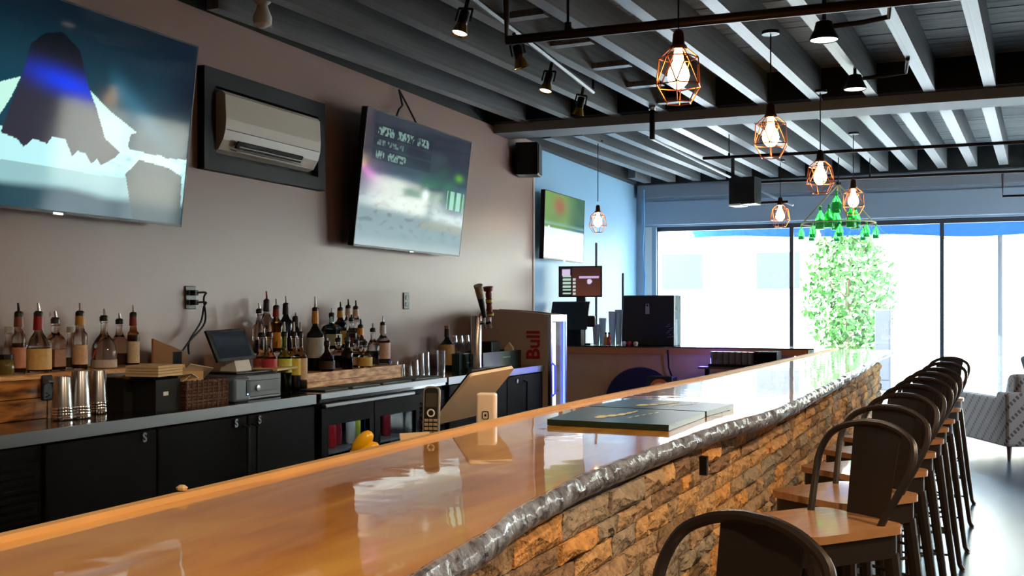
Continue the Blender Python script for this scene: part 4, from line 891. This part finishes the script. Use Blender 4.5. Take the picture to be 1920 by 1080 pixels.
G().box((-.3, 0, 0), (0, Ly, .01)).box((-.3, 0, .01), (-.28, Ly, .13)).box((-.02, 0, .01), (0, Ly, .13)).box((-.28, 0, .01), (-.02, .015, .13)).box((-.28, Ly-.015, .01), (-.02, Ly, .13)).build('bin', DG, t); G().box((0, Ly*.5, .075), (.002, Ly*.7, .085)).build('emblem', mat('pale_green', c(120, 150, 110), .5), t)
o = G().rbox((-.05, -.09, 0), (.05, .09, .2), .01).build('juice_box', BLK, None, (*foot(920, -3.64, 0).xy, ZT_+.011)); tag(o, 'black carton standing in the green caddy next to the taps', 'carton')
t = thing('juice_carton', 'cream carton with yellow base standing in the green caddy', 'carton', (*foot(955, -3.56, 0).xy, ZT_+.011), .2)
G().box((-.035, -.035, 0), (.035, .035, .14)).prism([(-.035, -.035, .14), (.035, -.035, .14), (.0, -.035, .185)], (0, .07, 0)).build('box', CREAM, t); G().box((-.0365, -.0365, .05), (.0365, .0365, .12)).build('band', mat('yellow_band', c(200, 170, 40), .5), t)
o = G().lathe([(.03, 0), (.038, .165), (.034, .165), (.027, .006), (0, .006)], 14).build('black_cup', DARK, None, (*foot(974, -3.55, 0).xy, ZT_+.011)); tag(o, 'black cup at the right end of the green caddy', 'cup')
# beer tap tower
p0 = foot(893, -3.52, ZT_); t = thing('beer_tap_tower', 'chrome beer tower with two tall tap handles', 'beer tap', p0)
top = on_x(893, 592, -3.52).z-ZT_
G().lathe([(.08, 0), (.08, .012), (.05, .02)], 20).build('base_flange', STEEL, t); G().lathe([(.043, .01), (.043, top-.01), (.038, top), (0, top+.004)], 20).build('column', mat('tower_steel', c(190, 180, 172), .2, 1), t, smooth=True)
TAPB = mat('dark_tap_wood', c(44, 40, 38), .5); TAPA = mat('carved_tap', c(142, 66, 36), .5, var_col=c(90, 30, 20), vscale=30)
for k, (yy, lean, h, m_) in enumerate(((-.01, -.12, .285, TAPB), (.1, -.04, .28, TAPA))):
    f = Vector((.075, yy, top-.05))
    G().tube([(.03, yy*.6, top-.06), f], .014, 8).tube([f, f+Vector((.01, 0, -.05))], .01, 8).tube([f, f+Vector((0, 0, .05))], .011, 8).build('faucet', CHROME, t, smooth=True)
    a_ = f+Vector((0, 0, .04)); b_ = f+Vector((0, lean, h))
    if k == 0:
        G().tube([a_, a_+(b_-a_)*.62], [.018, .028], 10).build('tap_handle', m_, t, smooth=True); G().tube([a_+(b_-a_)*.62, b_], [.029, .037], 10).build('handle_top', mat('tan_tap_top', c(178, 152, 112), .6, var=.3, vscale=30), t, smooth=True)
    else:
        Mx = T(*a_) @ Vector((0, 0, 1)).rotation_difference((b_-a_).normalized()).to_matrix().to_4x4(); l_ = (b_-a_).length
        G().lathe([(.014, 0), (.03, .01), (.03, .03), (.02, .04), (.026, .06), (.022, .1), (.028, .115), (.028, .145), (.02, .15), (.026, .16), (.026, .19), (.018, .2), (.036, .21), (.041, .24), (.036, l_), (0, l_+.005)], 12, M=Mx).build('tap_handle', m_, t, smooth=True)
        G().lathe([(.0305, .012), (.0305, .028)], 12, M=Mx, cap=False).lathe([(.0285, .118), (.0285, .142)], 12, M=Mx, cap=False).build('handle_band', mat('yellow_band', c(200, 170, 40), .5), t)
p0 = foot(916, -3.42, ZT_); o = G().rbox((-.06, 0, 0), (.06, .22, .018), .004).build('drip_tray', STEEL, None, p0); tag(o, 'steel drip tray below the beer taps', 'tray')
# energy drink fridge
y9 = on_x(1057, 600, -3.26).y; t = thing('drink_fridge', 'slim silver drink fridge with blue-lit glass door beside the coolers', 'fridge', (-3.26, yq, 0)); Ly = y9-yq
SILV = mat('warm_silver_panel', c(190, 164, 146), .4, .1)
zt = on_x(1025, 590, -3.26).z
G().prism([(-.68, 0, .03), (0, 0, .03), (0, 0, zt), (-.25, 0, zt+.03), (-.6, 0, zt+.05), (-.68, 0, zt-.03)], (0, .05, 0)).prism([(-.68, .05, .03), (-.64, .05, .03), (-.64, .05, zt), (-.68, .05, zt-.03)], (0, Ly-.1, 0)).prism([(-.68, Ly-.05, .03), (0, Ly-.05, .03), (0, Ly-.05, zt), (-.25, Ly-.05, zt+.03), (-.6, Ly-.05, zt+.05), (-.68, Ly-.05, zt-.03)], (0, .05, 0)).box((-.64, .05, .03), (-.02, Ly-.05, .1)).box((-.64, .05, zt-.04), (0, Ly-.05, zt)).build('cabinet', SILV, t)
G().box((.0, 0, .03), (.03, .035, zt)).box((.0, Ly-.035, .03), (.03, Ly, zt)).box((0, .035, .03), (.03, Ly-.035, .1)).box((0, .035, zt-.06), (.03, Ly-.035, zt)).build('door_frame', STEEL, t)
G().box((.004, .035, .1), (.012, Ly-.035, zt-.06)).build('door', pane_mat('fridge_glass', (.9, .95, 1), .08), t)
G().box((.012, Ly-.055, .1), (.024, Ly-.04, zt-.06)).box((.012, .06, zt-.058), (.026, Ly-.06, zt-.045)).build('blue_light', mat('blue_neon', (0, 0, 0, 1), .4, emis=(.06, .1, 1), es=7), t)
G().box((-.6, .06, .12), (-.56, Ly-.06, zt-.07)).box((-.03, .075, .1), (-.02, Ly*.62, zt-.07)).build('white_light', mat('white_neon', (1, 1, 1, 1), .4, emis=(.8, .95, 1), es=3.2), t)
for k in range(5): G().box((-.55, .052, .3+k*.22), (-.03, Ly-.052, .308+k*.22)).build('shelf', STEEL, t)
for k in range(5):
    for j in range(5):
        o = G().lathe([(.022, 0), (.026, .006), (.026, .125), (.022, .135), (0, .135)], 10).build('drink_can', mat('pale_can', c(206, 222, 236), .25, .5), None, (-3.26-.09, yq+.085+j*(Ly-.17)/4, .309+k*.22), smooth=True); tag(o, 'pale slim can in lit fridge, %s shelf up, %s from the near side' % (ordn[k], ordn[j]), 'can', 'cans in the lit drink fridge')
G().tube([(.03, .03, .72), (.055, .03, .74), (.055, .03, .98), (.03, .03, 1.0)], .01, 8).build('handle', mat('blue_handle', c(40, 50, 190), .3, emis=(.05, .08, .9), es=1.5), t, smooth=True)
tx = on_y(1001, 638, yq-.001); 
for w_, zc_ in (('Bull', 1.157), ('Red', .80)): text('brand_lettering', w_, .17, mat('red_lettering', c(176, 22, 40), .5), t, (tx.x+3.26, -.003, zc_), (R(90), R(-90), 0), .002, offset=.004)

# ================================================================== FAR COUNTER AND ITS THINGS
YFC = 10.7; ZFC = 1.084
t = thing('service_counter', 'low counter with orange wood edge crossing behind the drink fridge to the bar end', 'counter', (WX-.115, YFC, 0)); Lx = 2.76
G().box((0, .06, 0), (Lx-.15, .12, ZFC-.07)).build('front_panel', mat('beige_panel', c(206, 162, 122), .55, var=.08), t)
G().box((0, 0, ZFC-.075), (Lx, .03, ZFC-.012)).build('wood_edge', mat('orange_wood_edge', c(196, 124, 66), .4), t)
G().box((0, -.005, ZFC-.012), (Lx+.05, .62, ZFC)).build('top', TOPM, t); G().box((Lx-.6, .03, ZFC-.075), (Lx-.02, .6, ZFC-.012)).build('end_block', BLKF, t)
G().tube([on_y(1252, 656, YFC-.01)-t.location, on_y(1254, 690, YFC-.01)-t.location, on_y(1262, 712, YFC)-t.location, on_y(1268, 740, YFC)-t.location], .01, 6).build('hanging_cable', BLK, t)
ll = bpy.data.lights.new('fridge_glow', 'POINT'); lo2 = bpy.data.objects.new('fridge_glow', ll); COL.objects.link(lo2); ll.energy = 7; ll.color = (.12, .12, 1); ll.shadow_soft_size = .05; lo2.location = (-2.3, YFC-.4, .95)
# round blue table top leaning against the counter
pc = on_y(1199, 757, YFC-.12); t = thing('round_table_top', 'round dark blue table top leaning against the far counter', 'table top', (pc.x, YFC-.07, .02), 0)
rr_ = .365; ct = on_y(1199, 690, YFC-.1).z - rr_ - .02
G().lathe([(rr_, 0), (rr_+.01, .01), (rr_+.01, .025), (rr_, .035)], 40, M=T(0, 0, ct) @ RX(R(90))).build('disc', mat('midnight_blue', c(24, 24, 66), .4), t, smooth=True); G().box((-.2, -.03, -.02), (.2, .04, max(.05, ct-rr_+.02))).build('foot', BLK, t)
pb = on_z(1212, 760, .62); t = thing('snack_box', 'black box with orange and cream emblem behind the bar', 'box', (on_y(1212, 706, 9.9).x, 9.9, .55)); zt = on_y(1212, 706, 9.9).z-.55
wx = on_y(1260, 706, 9.9).x-t.location.x
G().rbox((0, 0, 0), (wx, .2, zt), .008).build('box', BLK, t)
G().lathe([(.1, 0), (.1, .003), (0, .0031)], 28, M=T(wx*.52, -.0015, zt-.12) @ RX(R(90))).build('orange_disc', mat('emblem_orange', c(206, 96, 40), .5), t); G().lathe([(.085, .0032), (.085, .005), (0, .0051)], 28, M=T(wx*.52, -.0015, zt-.14) @ RX(R(90))).build('cream_disc', CREAM, t); G().lathe([(.055, .0052), (.055, .007), (0, .0071)], 24, M=T(wx*.52, -.0015, zt-.125) @ RX(R(90))).build('dark_disc', mat('emblem_maroon', c(60, 24, 22), .5), t)
o = G().box((t.location.x-.3, 9.75, 0), (t.location.x+.5, 10.15, .55)).build('floor_cabinet', BLKF, None); tag(o, 'low black cabinet carrying the emblem box behind the bar', 'cabinet')
# rack of glasses on a bracket shelf below the counter edge
ya = 10.2; a_ = on_y(1328, 688, ya); b_ = on_y(1428, 688, ya)
t = thing('glass_rack', 'dark rack of upturned glasses under the far counter edge', 'rack', (a_.x, ya, a_.z)); Lx = b_.x-a_.x
G().box((-.1, 0, -.02), (Lx+.15, .35, 0)).build('shelf_board', mat('shelf_brown', c(96, 66, 46), .5), t); G().box((Lx*.86, 0, 0), (Lx+.14, .3, .15)).build('black_case', BLKF, t)
G().box((0, 0, 0), (Lx*.86, .012, .03)).box((0, .288, 0), (Lx*.86, .3, .03)).box((0, .1, 0), (Lx*.86, .11, .03)).build('rail', BLKM, t)
G().box((-.1, .3, -(a_.z)), (-.06, .34, -.02)).box((Lx+.1, .3, -(a_.z)), (Lx+.14, .34, -.02)).build('leg', BLKM, t)
um = G().lathe([(.03, 0), (.034, .12), (.032, .145), (0, .146)], 12, cap=False).mesh('tumbler', mat('smoked_tumbler', c(120, 110, 104), .1, trans=.4), True)
for k in range(7):
    o = link('tumbler', um, None, (a_.x+.04+k*(Lx*.86-.08)/6, ya+.06, a_.z+.001)); tag(o, 'upturned tumbler in the rack under the far counter, %s from the left' % ordn[k], 'glass', 'tumblers in the dark rack')
# till monitor on a stand
YM = 10.97; a_ = on_y(1048, 498, YM); b_ = on_y(1128, 556, YM); w = b_.x-a_.x; h = on_y(1047, 498, YM).z-on_y(1047, 556, YM).z
t = thing('till_monitor', 'till monitor showing a brown menu screen on the far counter', 'monitor', (a_.x+w/2, YM, ZFC), R(4)); zc = (on_y(1087, 528, YM).z)-ZFC
G().rbox((-w/2, 0, zc-h/2), (w/2, .03, zc+h/2), .006).build('casing', BLK, t)
def pic4(u, v):
    col = mix(c(92, 52, 40), c(60, 36, 34), v) if u > .3 else c(26, 22, 26)
    if .06 < u < .26 and .72 < v < .93: col = c(214, 196, 226)
    if .08 < u < .28 and v < .72 and (v*8.2) % 1 > .45: col = c(186, 214, 196)
    if .33 < u < .4 and v < .62 and (v*8.2) % 1 > .35: col = c(206, 214, 206)
    if .48 < u < .96 and .62 < v < .70: col = c(206, 176, 226)
    if (u-.73)**2*2 + (v-.5)**2 < .008: col = c(222, 206, 236)
    return col
pm = picture('screen', w-.03, h-.03, 60, 40, pic4, 1.0, t, (0, -.002, zc)); pm.rotation_euler = (0, 0, R(-90))
G().box((-.05, .03, 0), (.05, .07, zc)).build('stand', BLK, t); G().box((-.12, -.02, 0), (.12, .16, .015)).build('base', BLK, t)
# black touch terminal in front of the monitor
YT = 10.78; a_ = on_y(1030, 566, YT); b_ = on_y(1100, 640, YT); w = b_.x-a_.x; t = thing('touch_terminal', 'black touch-screen terminal in front of the till monitor', 'terminal', (a_.x, YT, ZFC)); h = a_.z-ZFC
G().prism([(0, -.02, h*.36), (w, -.02, h*.36), (w+.0, .1, h), (.0, .1, h)], (0, .035, .005)).build('screen', BLK, t); G().prism([(w*.2, .0, 0), (w*.85, .0, 0), (w*.8, .05, h*.5), (w*.25, .05, h*.5)], (0, .12, 0)).build('stand', DARK, t); G().rbox((w*.95, .03, h*.42), (w*1.18, .1, h*.68), .02).build('card_swipe', BLK, t)
# cups, sauces, papers
cm = G().lathe([(.03, 0), (.042, .36), (.04, .36), (.028, .005)], 12, cap=False).mesh('cup_stack', mat('milky_cup', c(226, 232, 236), .2, trans=.5), True)
for k, (px, s_) in enumerate(((1118, .62), (1130, .8), (1148, 1.0), (1160, 1.05))):
    pq = on_y(px, 600, 10.98+.05*(k % 2)); o = link('cup_stack', cm, None, (pq.x, pq.y, ZFC+.001), None, (1, 1, s_)); tag(o, 'tall stack of clear plastic cups left of the black box, %s from the left' % ordn[k], 'cups', 'stacks of plastic cups')
for k, (px, col, nm) in enumerate(((1142, c(170, 50, 30), 'red'), (1136, c(196, 140, 60), 'amber'))):
    pq = on_y(px, 640, 10.76); t = thing('sauce_bottle', nm+' sauce bottle at the edge of the far counter', 'bottle', (pq.x, pq.y, ZFC+.001))
    G().lathe([(.02, 0), (.022, .01), (.022, .08), (.01, .1), (.009, .12)], 12).build('body', mat('sauce_'+nm, col, .25), t, smooth=True); G().lathe([(.011, .12), (.011, .14), (0, .141)], 10).build('cap', BLK, t)
for k, px in enumerate((1170, 1180, 1192)):
    pq = on_y(px, 642, 10.76); o = G().lathe([(.018, 0), (.026, .03), (.02, .045), (0, .05)], 12).build('sauce_cup', [WHITE, mat('red_lettering', c(176, 22, 40)), CREAM][k], None, (pq.x, pq.y, ZFC+.001), smooth=True); tag(o, ['white', 'red', 'cream'][k]+' sauce cup in front of the black box', 'cup')
# large black box and slanted clear screen
YK = 10.95; a_ = on_y(1168, 554, YK); b_ = on_y(1264, 642, YK); w = b_.x-a_.x; t = thing('equipment_case', 'large black case with a keyhole badge on the far counter', 'case', (a_.x, YK, ZFC)); h = a_.z-ZFC
G().rbox((0, 0, 0), (w, .3, h), .012).build('case', mat('case_black', c(26, 26, 34), .45), t)
kx, kz = on_y(1214, 580, YK).x-a_.x, on_y(1214, 580, YK).z-ZFC
G().rbox((kx-.022, -.008, kz-.05), (kx+.022, .0, kz+.03), .004).build('lock_plate', mat('pale_lock', c(150, 146, 156), .4), t); G().tube([(kx-.014, -.004, kz+.03), (kx-.014, -.004, kz+.055), (kx+.014, -.004, kz+.055), (kx+.014, -.004, kz+.03)], .005, 6).build('shackle', STEEL, t)
g = G()
for k in range(7): g.tube([(w-.07+.02*math.sin(k*2.1), -.004, .09+k*.022), (w-.03+.02*math.cos(k*1.7), -.004, .10+k*.022)], .004, 5)
g.build('scratch_mark', mat('grey_scrawl', c(110, 110, 120), .6), t)
a_ = on_y(1266, 640, YK); t = thing('clear_screen', 'slanted clear screen standing beside the black case', 'screen', (a_.x, YK, ZFC))
w1 = on_y(1282, 560, YK).x-a_.x; w2 = on_y(1305, 640, YK).x-a_.x
G().prism([(0, 0, 0), (w2, 0, 0), (w1, 0, h), (0, 0, h)], (0, .012, 0)).build('sheet', pane_mat('tinted_sheet', (.62, .72, .78), .12), t)
for px, ytop in ((1118, 455), (1168, 512)):
    p = on_y(px, ytop, 11.2); o = G().lathe([(.014, ZFC), (.014, p.z-.01), (.008, p.z)], 8).build('counter_pole', mat('slate_pole', c(50, 62, 76), .4), None, (p.x, 11.2, 0)); tag(o, 'thin dark pole rising %s on the far counter' % ('behind the till monitor' if px == 1118 else 'left of the black case'), 'pole')
o = G().tube([on_y(1207, 356, WY-.25), on_y(1208, 420, WY-.2), on_y(1205, 470, WY-.2), on_y(1210, 520, WY-.2), on_y(1206, 640, WY-.2)], .012, 6).build('wall_cable', mat('blue_cable', c(90, 150, 200), .5), None); tag(o, 'light blue cable down the corner beside the window', 'cable')

# ================================================================== THINGS ON THE BAR AND ITS LEDGE
ZL_ = .91
def bar_mat(c4, label):
    t = thing('bar_menu_mat', label, 'mat', (0, 0, 0), 0, 'dark green bar mats on the bar')
    P = [on_z(x, y, BARTOP+.02) for x, y in c4]; t.location = (P[0].x, P[0].y, BARTOP+.001); o = Vector(t.location)
    G().prism([Vector((p.x, p.y, BARTOP+.001))-o for p in P], (0, 0, .019)).build('mat', mat('dark_green_mat', c(30, 54, 48), .32, spec=.4), t)
    ce = sum(P, Vector())/4 - o; ce.z = .0195; u = (P[1]-P[0]); v = (P[3]-P[0])
    CR = mat('cream_print', c(226, 216, 170), .5)
    def pt(a, b): q = P[0]+u*a+v*b-o; return (q.x, q.y, .0203)
    g = G()
    for a, b, w_, h_ in ((.36, .30, .10, .20), (.42, .40, .09, .16), (.47, .50, .07, .16), (.50, .62, .05, .16), (.52, .74, .03, .18)):
        vs_ = [g.b.verts.new(pt(a+w_*.5*math.cos(k*.7854)*(1+.3*math.sin(k*3)), b+h_*.5*math.sin(k*.7854))) for k in range(8)]; g.b.faces.new(vs_)
    g.build('printed_emblem', CR, t)
    g = G()
    for k in range(5):
        a = .58+.03*k; vs_ = [g.b.verts.new(pt(*q_)) for q_ in ((a, .3+.1*k), (a+.02, .3+.1*k), (a+.03, .38+.1*k), (a+.01, .38+.1*k))]; g.b.faces.new(vs_)
    g.build('printed_emblem', CR, t)
    return t
bar_mat([(1026, 786), (1254, 797), (1322, 772), (1102, 762)], 'dark green bar mat nearer the camera, cream print')
bar_mat([(1106, 761), (1325, 771), (1376, 757), (1183, 747)], 'dark green bar mat farther along the bar, cream print')
# cordless phone in its cradle, on the ledge behind the bar
p0 = on_z(806, 826, BARTOP); xph = -1.55; yp = on_x(806, 800, xph).y
t = thing('cordless_phone', 'black cordless phone upright behind the bar edge', 'phone', (xph, yp, ZL_)); t.rotation_euler = (0, 0, R(17))
zt = on_x(806, 724, xph).z-ZL_; zb = .07
Mx = T(0, 0, zb) @ RX(R(-8))
hh = zt-zb; ww = .026
def rrect(w, z0, z1, r, y, n=5):
    P = []
    for cx, cz, a0 in ((w-r, z1-r, 0), (-w+r, z1-r, 90), (-w+r, z0+r, 180), (w-r, z0+r, 270)):
        for k in range(n+1): a = R(a0+90*k/n); P.append((cx+r*math.cos(a), y, cz+r*math.sin(a)))
    return P
bz = hh-.165
G().prism(rrect(ww, bz, hh, .016, 0), (0, .024, 0), Mx).build('handset', mat('phone_grey', c(150, 146, 136), .3, .3), t)
G().prism(rrect(ww-.004, bz+.004, hh-.005, .013, -.0015), (0, .004, 0), Mx).build('face', DARK, t)
G().prism(rrect(ww-.008, hh-.066, hh-.022, .003, -.0025), (0, .002, 0), Mx).build('display', mat('phone_display', c(62, 62, 52), .3), t)
G().tube([Mx @ Vector((.011*math.cos(k*.5236), -.003, hh-.086+.011*math.sin(k*.5236))) for k in range(12)], .0026, 5, closed=True).build('navigation_ring', WHITE, t)
for r_ in range(4):
    for c_ in range(3): G().rbox((-.0062, -.003, -.0045), (.0062, .001, .0045), .0012, 1, M=Mx @ T((c_-1)*.0145, -.0015, hh-.109-r_*.0132)).build('key', mat('phone_key', c(156, 138, 112), .5), t)
G().rbox((-.045, -.045, 0), (.045, .05, .075), .012).build('cradle', BLK, t)
o = G().box((-.05, 0, 0), (.05, .002, .15)).build('paper_note', CREAM, None, (-1.53, yp-.1, ZL_+.02), (R(-20), 0, R(50))); tag(o, 'cream paper note leaning beside the phone', 'paper')
# point-of-sale tablet
xt_ = -1.62
c4 = [on_x(884, 706, xt_-.06), on_x(966, 691, xt_-.06), on_x(934, 740, xt_+.02), on_x(815, 797, xt_+.08)]
c4 = [at_d(884, 705, 3.80), at_d(966, 690, 3.98), at_d(918, 770, 3.9), at_d(812, 798, 3.98)]
bp_ = Vector((on_x(912, 790, -1.53).x, on_x(912, 790, -1.53).y, ZL_)); t = thing('payment_stand', 'tan-white tablet payment stand showing its back and square logo', 'payment terminal', bp_)
SQ = mat('warm_white_shell', c(240, 222, 198), .35)
pl = [v-bp_ for v in c4]; pl[2] = pl[3] + (pl[1]-pl[0])
nrm = (pl[1]-pl[0]).cross(pl[3]-pl[0]).normalized(); nrm = nrm if nrm.dot(Vector((0, -1, 0))) > 0 else -nrm
def round_quad(P, r):
    out = []
    for i in range(4):
        a_, b_, d_ = P[i-1], P[i], P[(i+1) % 4]; u = (a_-b_).normalized()*r; v = (d_-b_).normalized()*r
        for k in range(5): f = k/4; out.append(b_+u*(1-f)**2+v*f*f)
    return out
rq = round_quad(pl, .018)
G().prism(rq, -nrm*.012).build('tablet_shell', SQ, t); G().prism([v-nrm*.0122 for v in rq], -nrm*.006).build('tablet', BLK, t)
fy = R(14); zt = on_x(912, 737, -1.53).z-ZL_
G().rbox((-.034, -.02, 0), (.034, .035, zt), .008, 3, M=RZ(fy)).build('stand_block', SQ, t); G().rbox((-.07, -.02, 0), (.07, .12, .016), .006, M=RZ(fy)).build('foot', SQ, t)
LG = mat('logo_black', c(24, 20, 18), .5); zl = on_x(912, 775, -1.55).z-ZL_
g = G(); g.tube([v for v in rrect(.0105, zl-.013, zl+.013, .004, -.0205, 3)], .0018, 5, closed=True); g.box((-.003, -.0215, zl-.004), (.003, -.020, zl+.004)); g.build('logo', LG, t, None, (0, 0, fy))
o = G().lathe([(.02, 0), (.028, .02), (.022, .05), (0, .055)], 12).build('receipt_roll', CREAM, None, (*on_x(872, 806, -1.55).xy, ZL_+.068), smooth=True); tag(o, 'cream paper roll end just showing over the bar edge left of the payment stand', 'paper roll')
o = G().rbox((-.1, -.1, 0), (.08, .1, .066), .008).build('receipt_printer', BLK, None, (*on_x(866, 806, -1.57).xy, ZL_+.001)); tag(o, 'small black receipt printer beneath the payment stand', 'printer')
# yellow citrus press
p0 = on_x(683, 845, -1.62); t = thing('citrus_press', 'yellow hand citrus press sticking up behind the bar edge', 'citrus press', (p0.x, p0.y, ZL_), YAW)
YEL = mat('yellow_enamel', c(238, 178, 20), .3, coat=.5)
zc = on_x(683, 848, -1.62).z-ZL_
def lobe(L, w, a_): return G().lathe([(0, 0), (w*.55, L*.08), (w*.9, L*.3), (w, L*.55), (w*.85, L*.8), (w*.5, L*.95), (0, L)], 16, M=T(-.034, 0, zc-.002) @ RY(R(a_)), flat=.8)
lobe(.084, .023, 42).build('cup_half', YEL, t, smooth=True); lobe(.082, .02, 74).build('cup_half', YEL, t, smooth=True)
G().tube([(-.03, 0, zc+.004), (-.036, .0, zc-.05), (-.036, .0, .02), (-.036, 0, 0)], [.012, .01, .01, .014], 10).build('handle', YEL, t, smooth=True)
o = G().lathe([(.0, 0), (.012, .002), (.014, .007), (.007, .012), (0, .013)], 7, flat=.7).build('lemon_wedge', CREAM, None, (*on_x(336, 936, -1.47).xy, 1.07+.012)); o.location.z = 1.083; o.location.x = -1.463; tag(o, 'crumpled pale paper scrap on the bar edge rail', 'paper')
o.name = 'paper_scrap'

# ================================================================== ARMCHAIR BY THE WINDOW
fr = math.atan2(12.27-11.33, -.018-.40)      # direction of the side seen from the bar
def chair_mat():
    m = bpy.data.materials.new('dashed_upholstery'); m.use_nodes = True; nt = m.node_tree; b = nt.nodes['Principled BSDF']; b.inputs['Roughness'].default_value = .85
    t = nt.nodes.new('ShaderNodeTexCoord'); s = nt.nodes.new('ShaderNodeSeparateXYZ'); nt.links.new(t.outputs['Object'], s.inputs[0])
    def math_(op, a, b_=None):
        n = nt.nodes.new('ShaderNodeMath'); n.operation = op
        for i, v in enumerate((a, b_)):
            if v is None: continue
            if isinstance(v, (int, float)): n.inputs[i].default_value = v
            else: nt.links.new(v, n.inputs[i])
        return n.outputs[0]
    d1 = math_('ADD', math_('ADD', s.outputs[0], s.outputs[1]), s.outputs[2]); d2 = math_('SUBTRACT', math_('ADD', s.outputs[0], s.outputs[1]), s.outputs[2])
    band = math_('LESS_THAN', math_('FRACT', math_('MULTIPLY', d1, 6.5)), .34); dash = math_('LESS_THAN', math_('FRACT', math_('MULTIPLY', d2, 17)), .6)
    mx = nt.nodes.new('ShaderNodeMix'); mx.data_type = 'RGBA'; nt.links.new(math_('MULTIPLY', band, dash), mx.inputs[0]); mx.inputs[6].default_value = c(128, 114, 108); mx.inputs[7].default_value = c(64, 52, 50)
    nt.links.new(mx.outputs[2], b.inputs['Base Color']); return m
UPH = chair_mat()
ch = thing('armchair', 'patterned upholstered armchair with wooden legs by the window', 'armchair', (.40, 11.33, 0), fr)
# local x runs along the seen side (back to front), local y away from the camera side is negative
W_ = .82; Lc = 1.12
G().rbox((0, -.14, .14), (Lc, 0, .60), .02).build('arm', UPH, ch); G().rbox((0, -W_, .14), (Lc, -W_+.14, .60), .02).build('arm', UPH, ch)
G().rbox((0, -W_+.14, .14), (Lc-.02, -.14, .34), .02).build('seat_base', UPH, ch); G().rbox((.2, -W_+.15, .34), (Lc, -.15, .46), .03, 3).build('seat_cushion', UPH, ch)
G().rbox((-.02, -W_+.0, .14), (.2, -.0, .66), .03, 3).build('back', UPH, ch); G().rbox((.1, -W_+.16, .44), (.3, -.16, .83), .05, 3, M=T(.0, 0, .0)).build('back_cushion', UPH, ch)
LEGW = mat('dark_walnut_leg', c(70, 36, 28), .4)
for x, y in ((.06, -.07), (Lc-.08, -.07), (.06, -W_+.07), (Lc-.08, -W_+.07)): G().lathe([(.016, 0), (.026, .14)], 10, M=T(x, y, 0)).build('leg', LEGW, ch)
o = G().rbox((-.06, -.2, -.17), (.06, .2, .17), .05, 3).build('throw_pillow', mat('striped_pillow', c(196, 202, 206), .8, var_col=c(90, 96, 104), vscale=9, stretch=(1, 6, 1)), ch and None)
o.location = ch.matrix_basis @ Vector((.42, -.42, .60)); o.rotation_euler = (0, R(-18), fr); o.location.z = .64; tag(o, 'grey striped throw pillow on the armchair seat', 'pillow')
o = G().rbox((-.05, -.17, -.06), (.05, .17, .10), .03, 2).build('throw_pillow', mat('grey_pillow', c(120, 130, 136), .8), None, ch.matrix_basis @ Vector((.2, -.42, .87)), (0, R(20), fr+.4)); o.location.z = .845+.075; tag(o, 'small grey pillow on top of the armchair back', 'pillow')
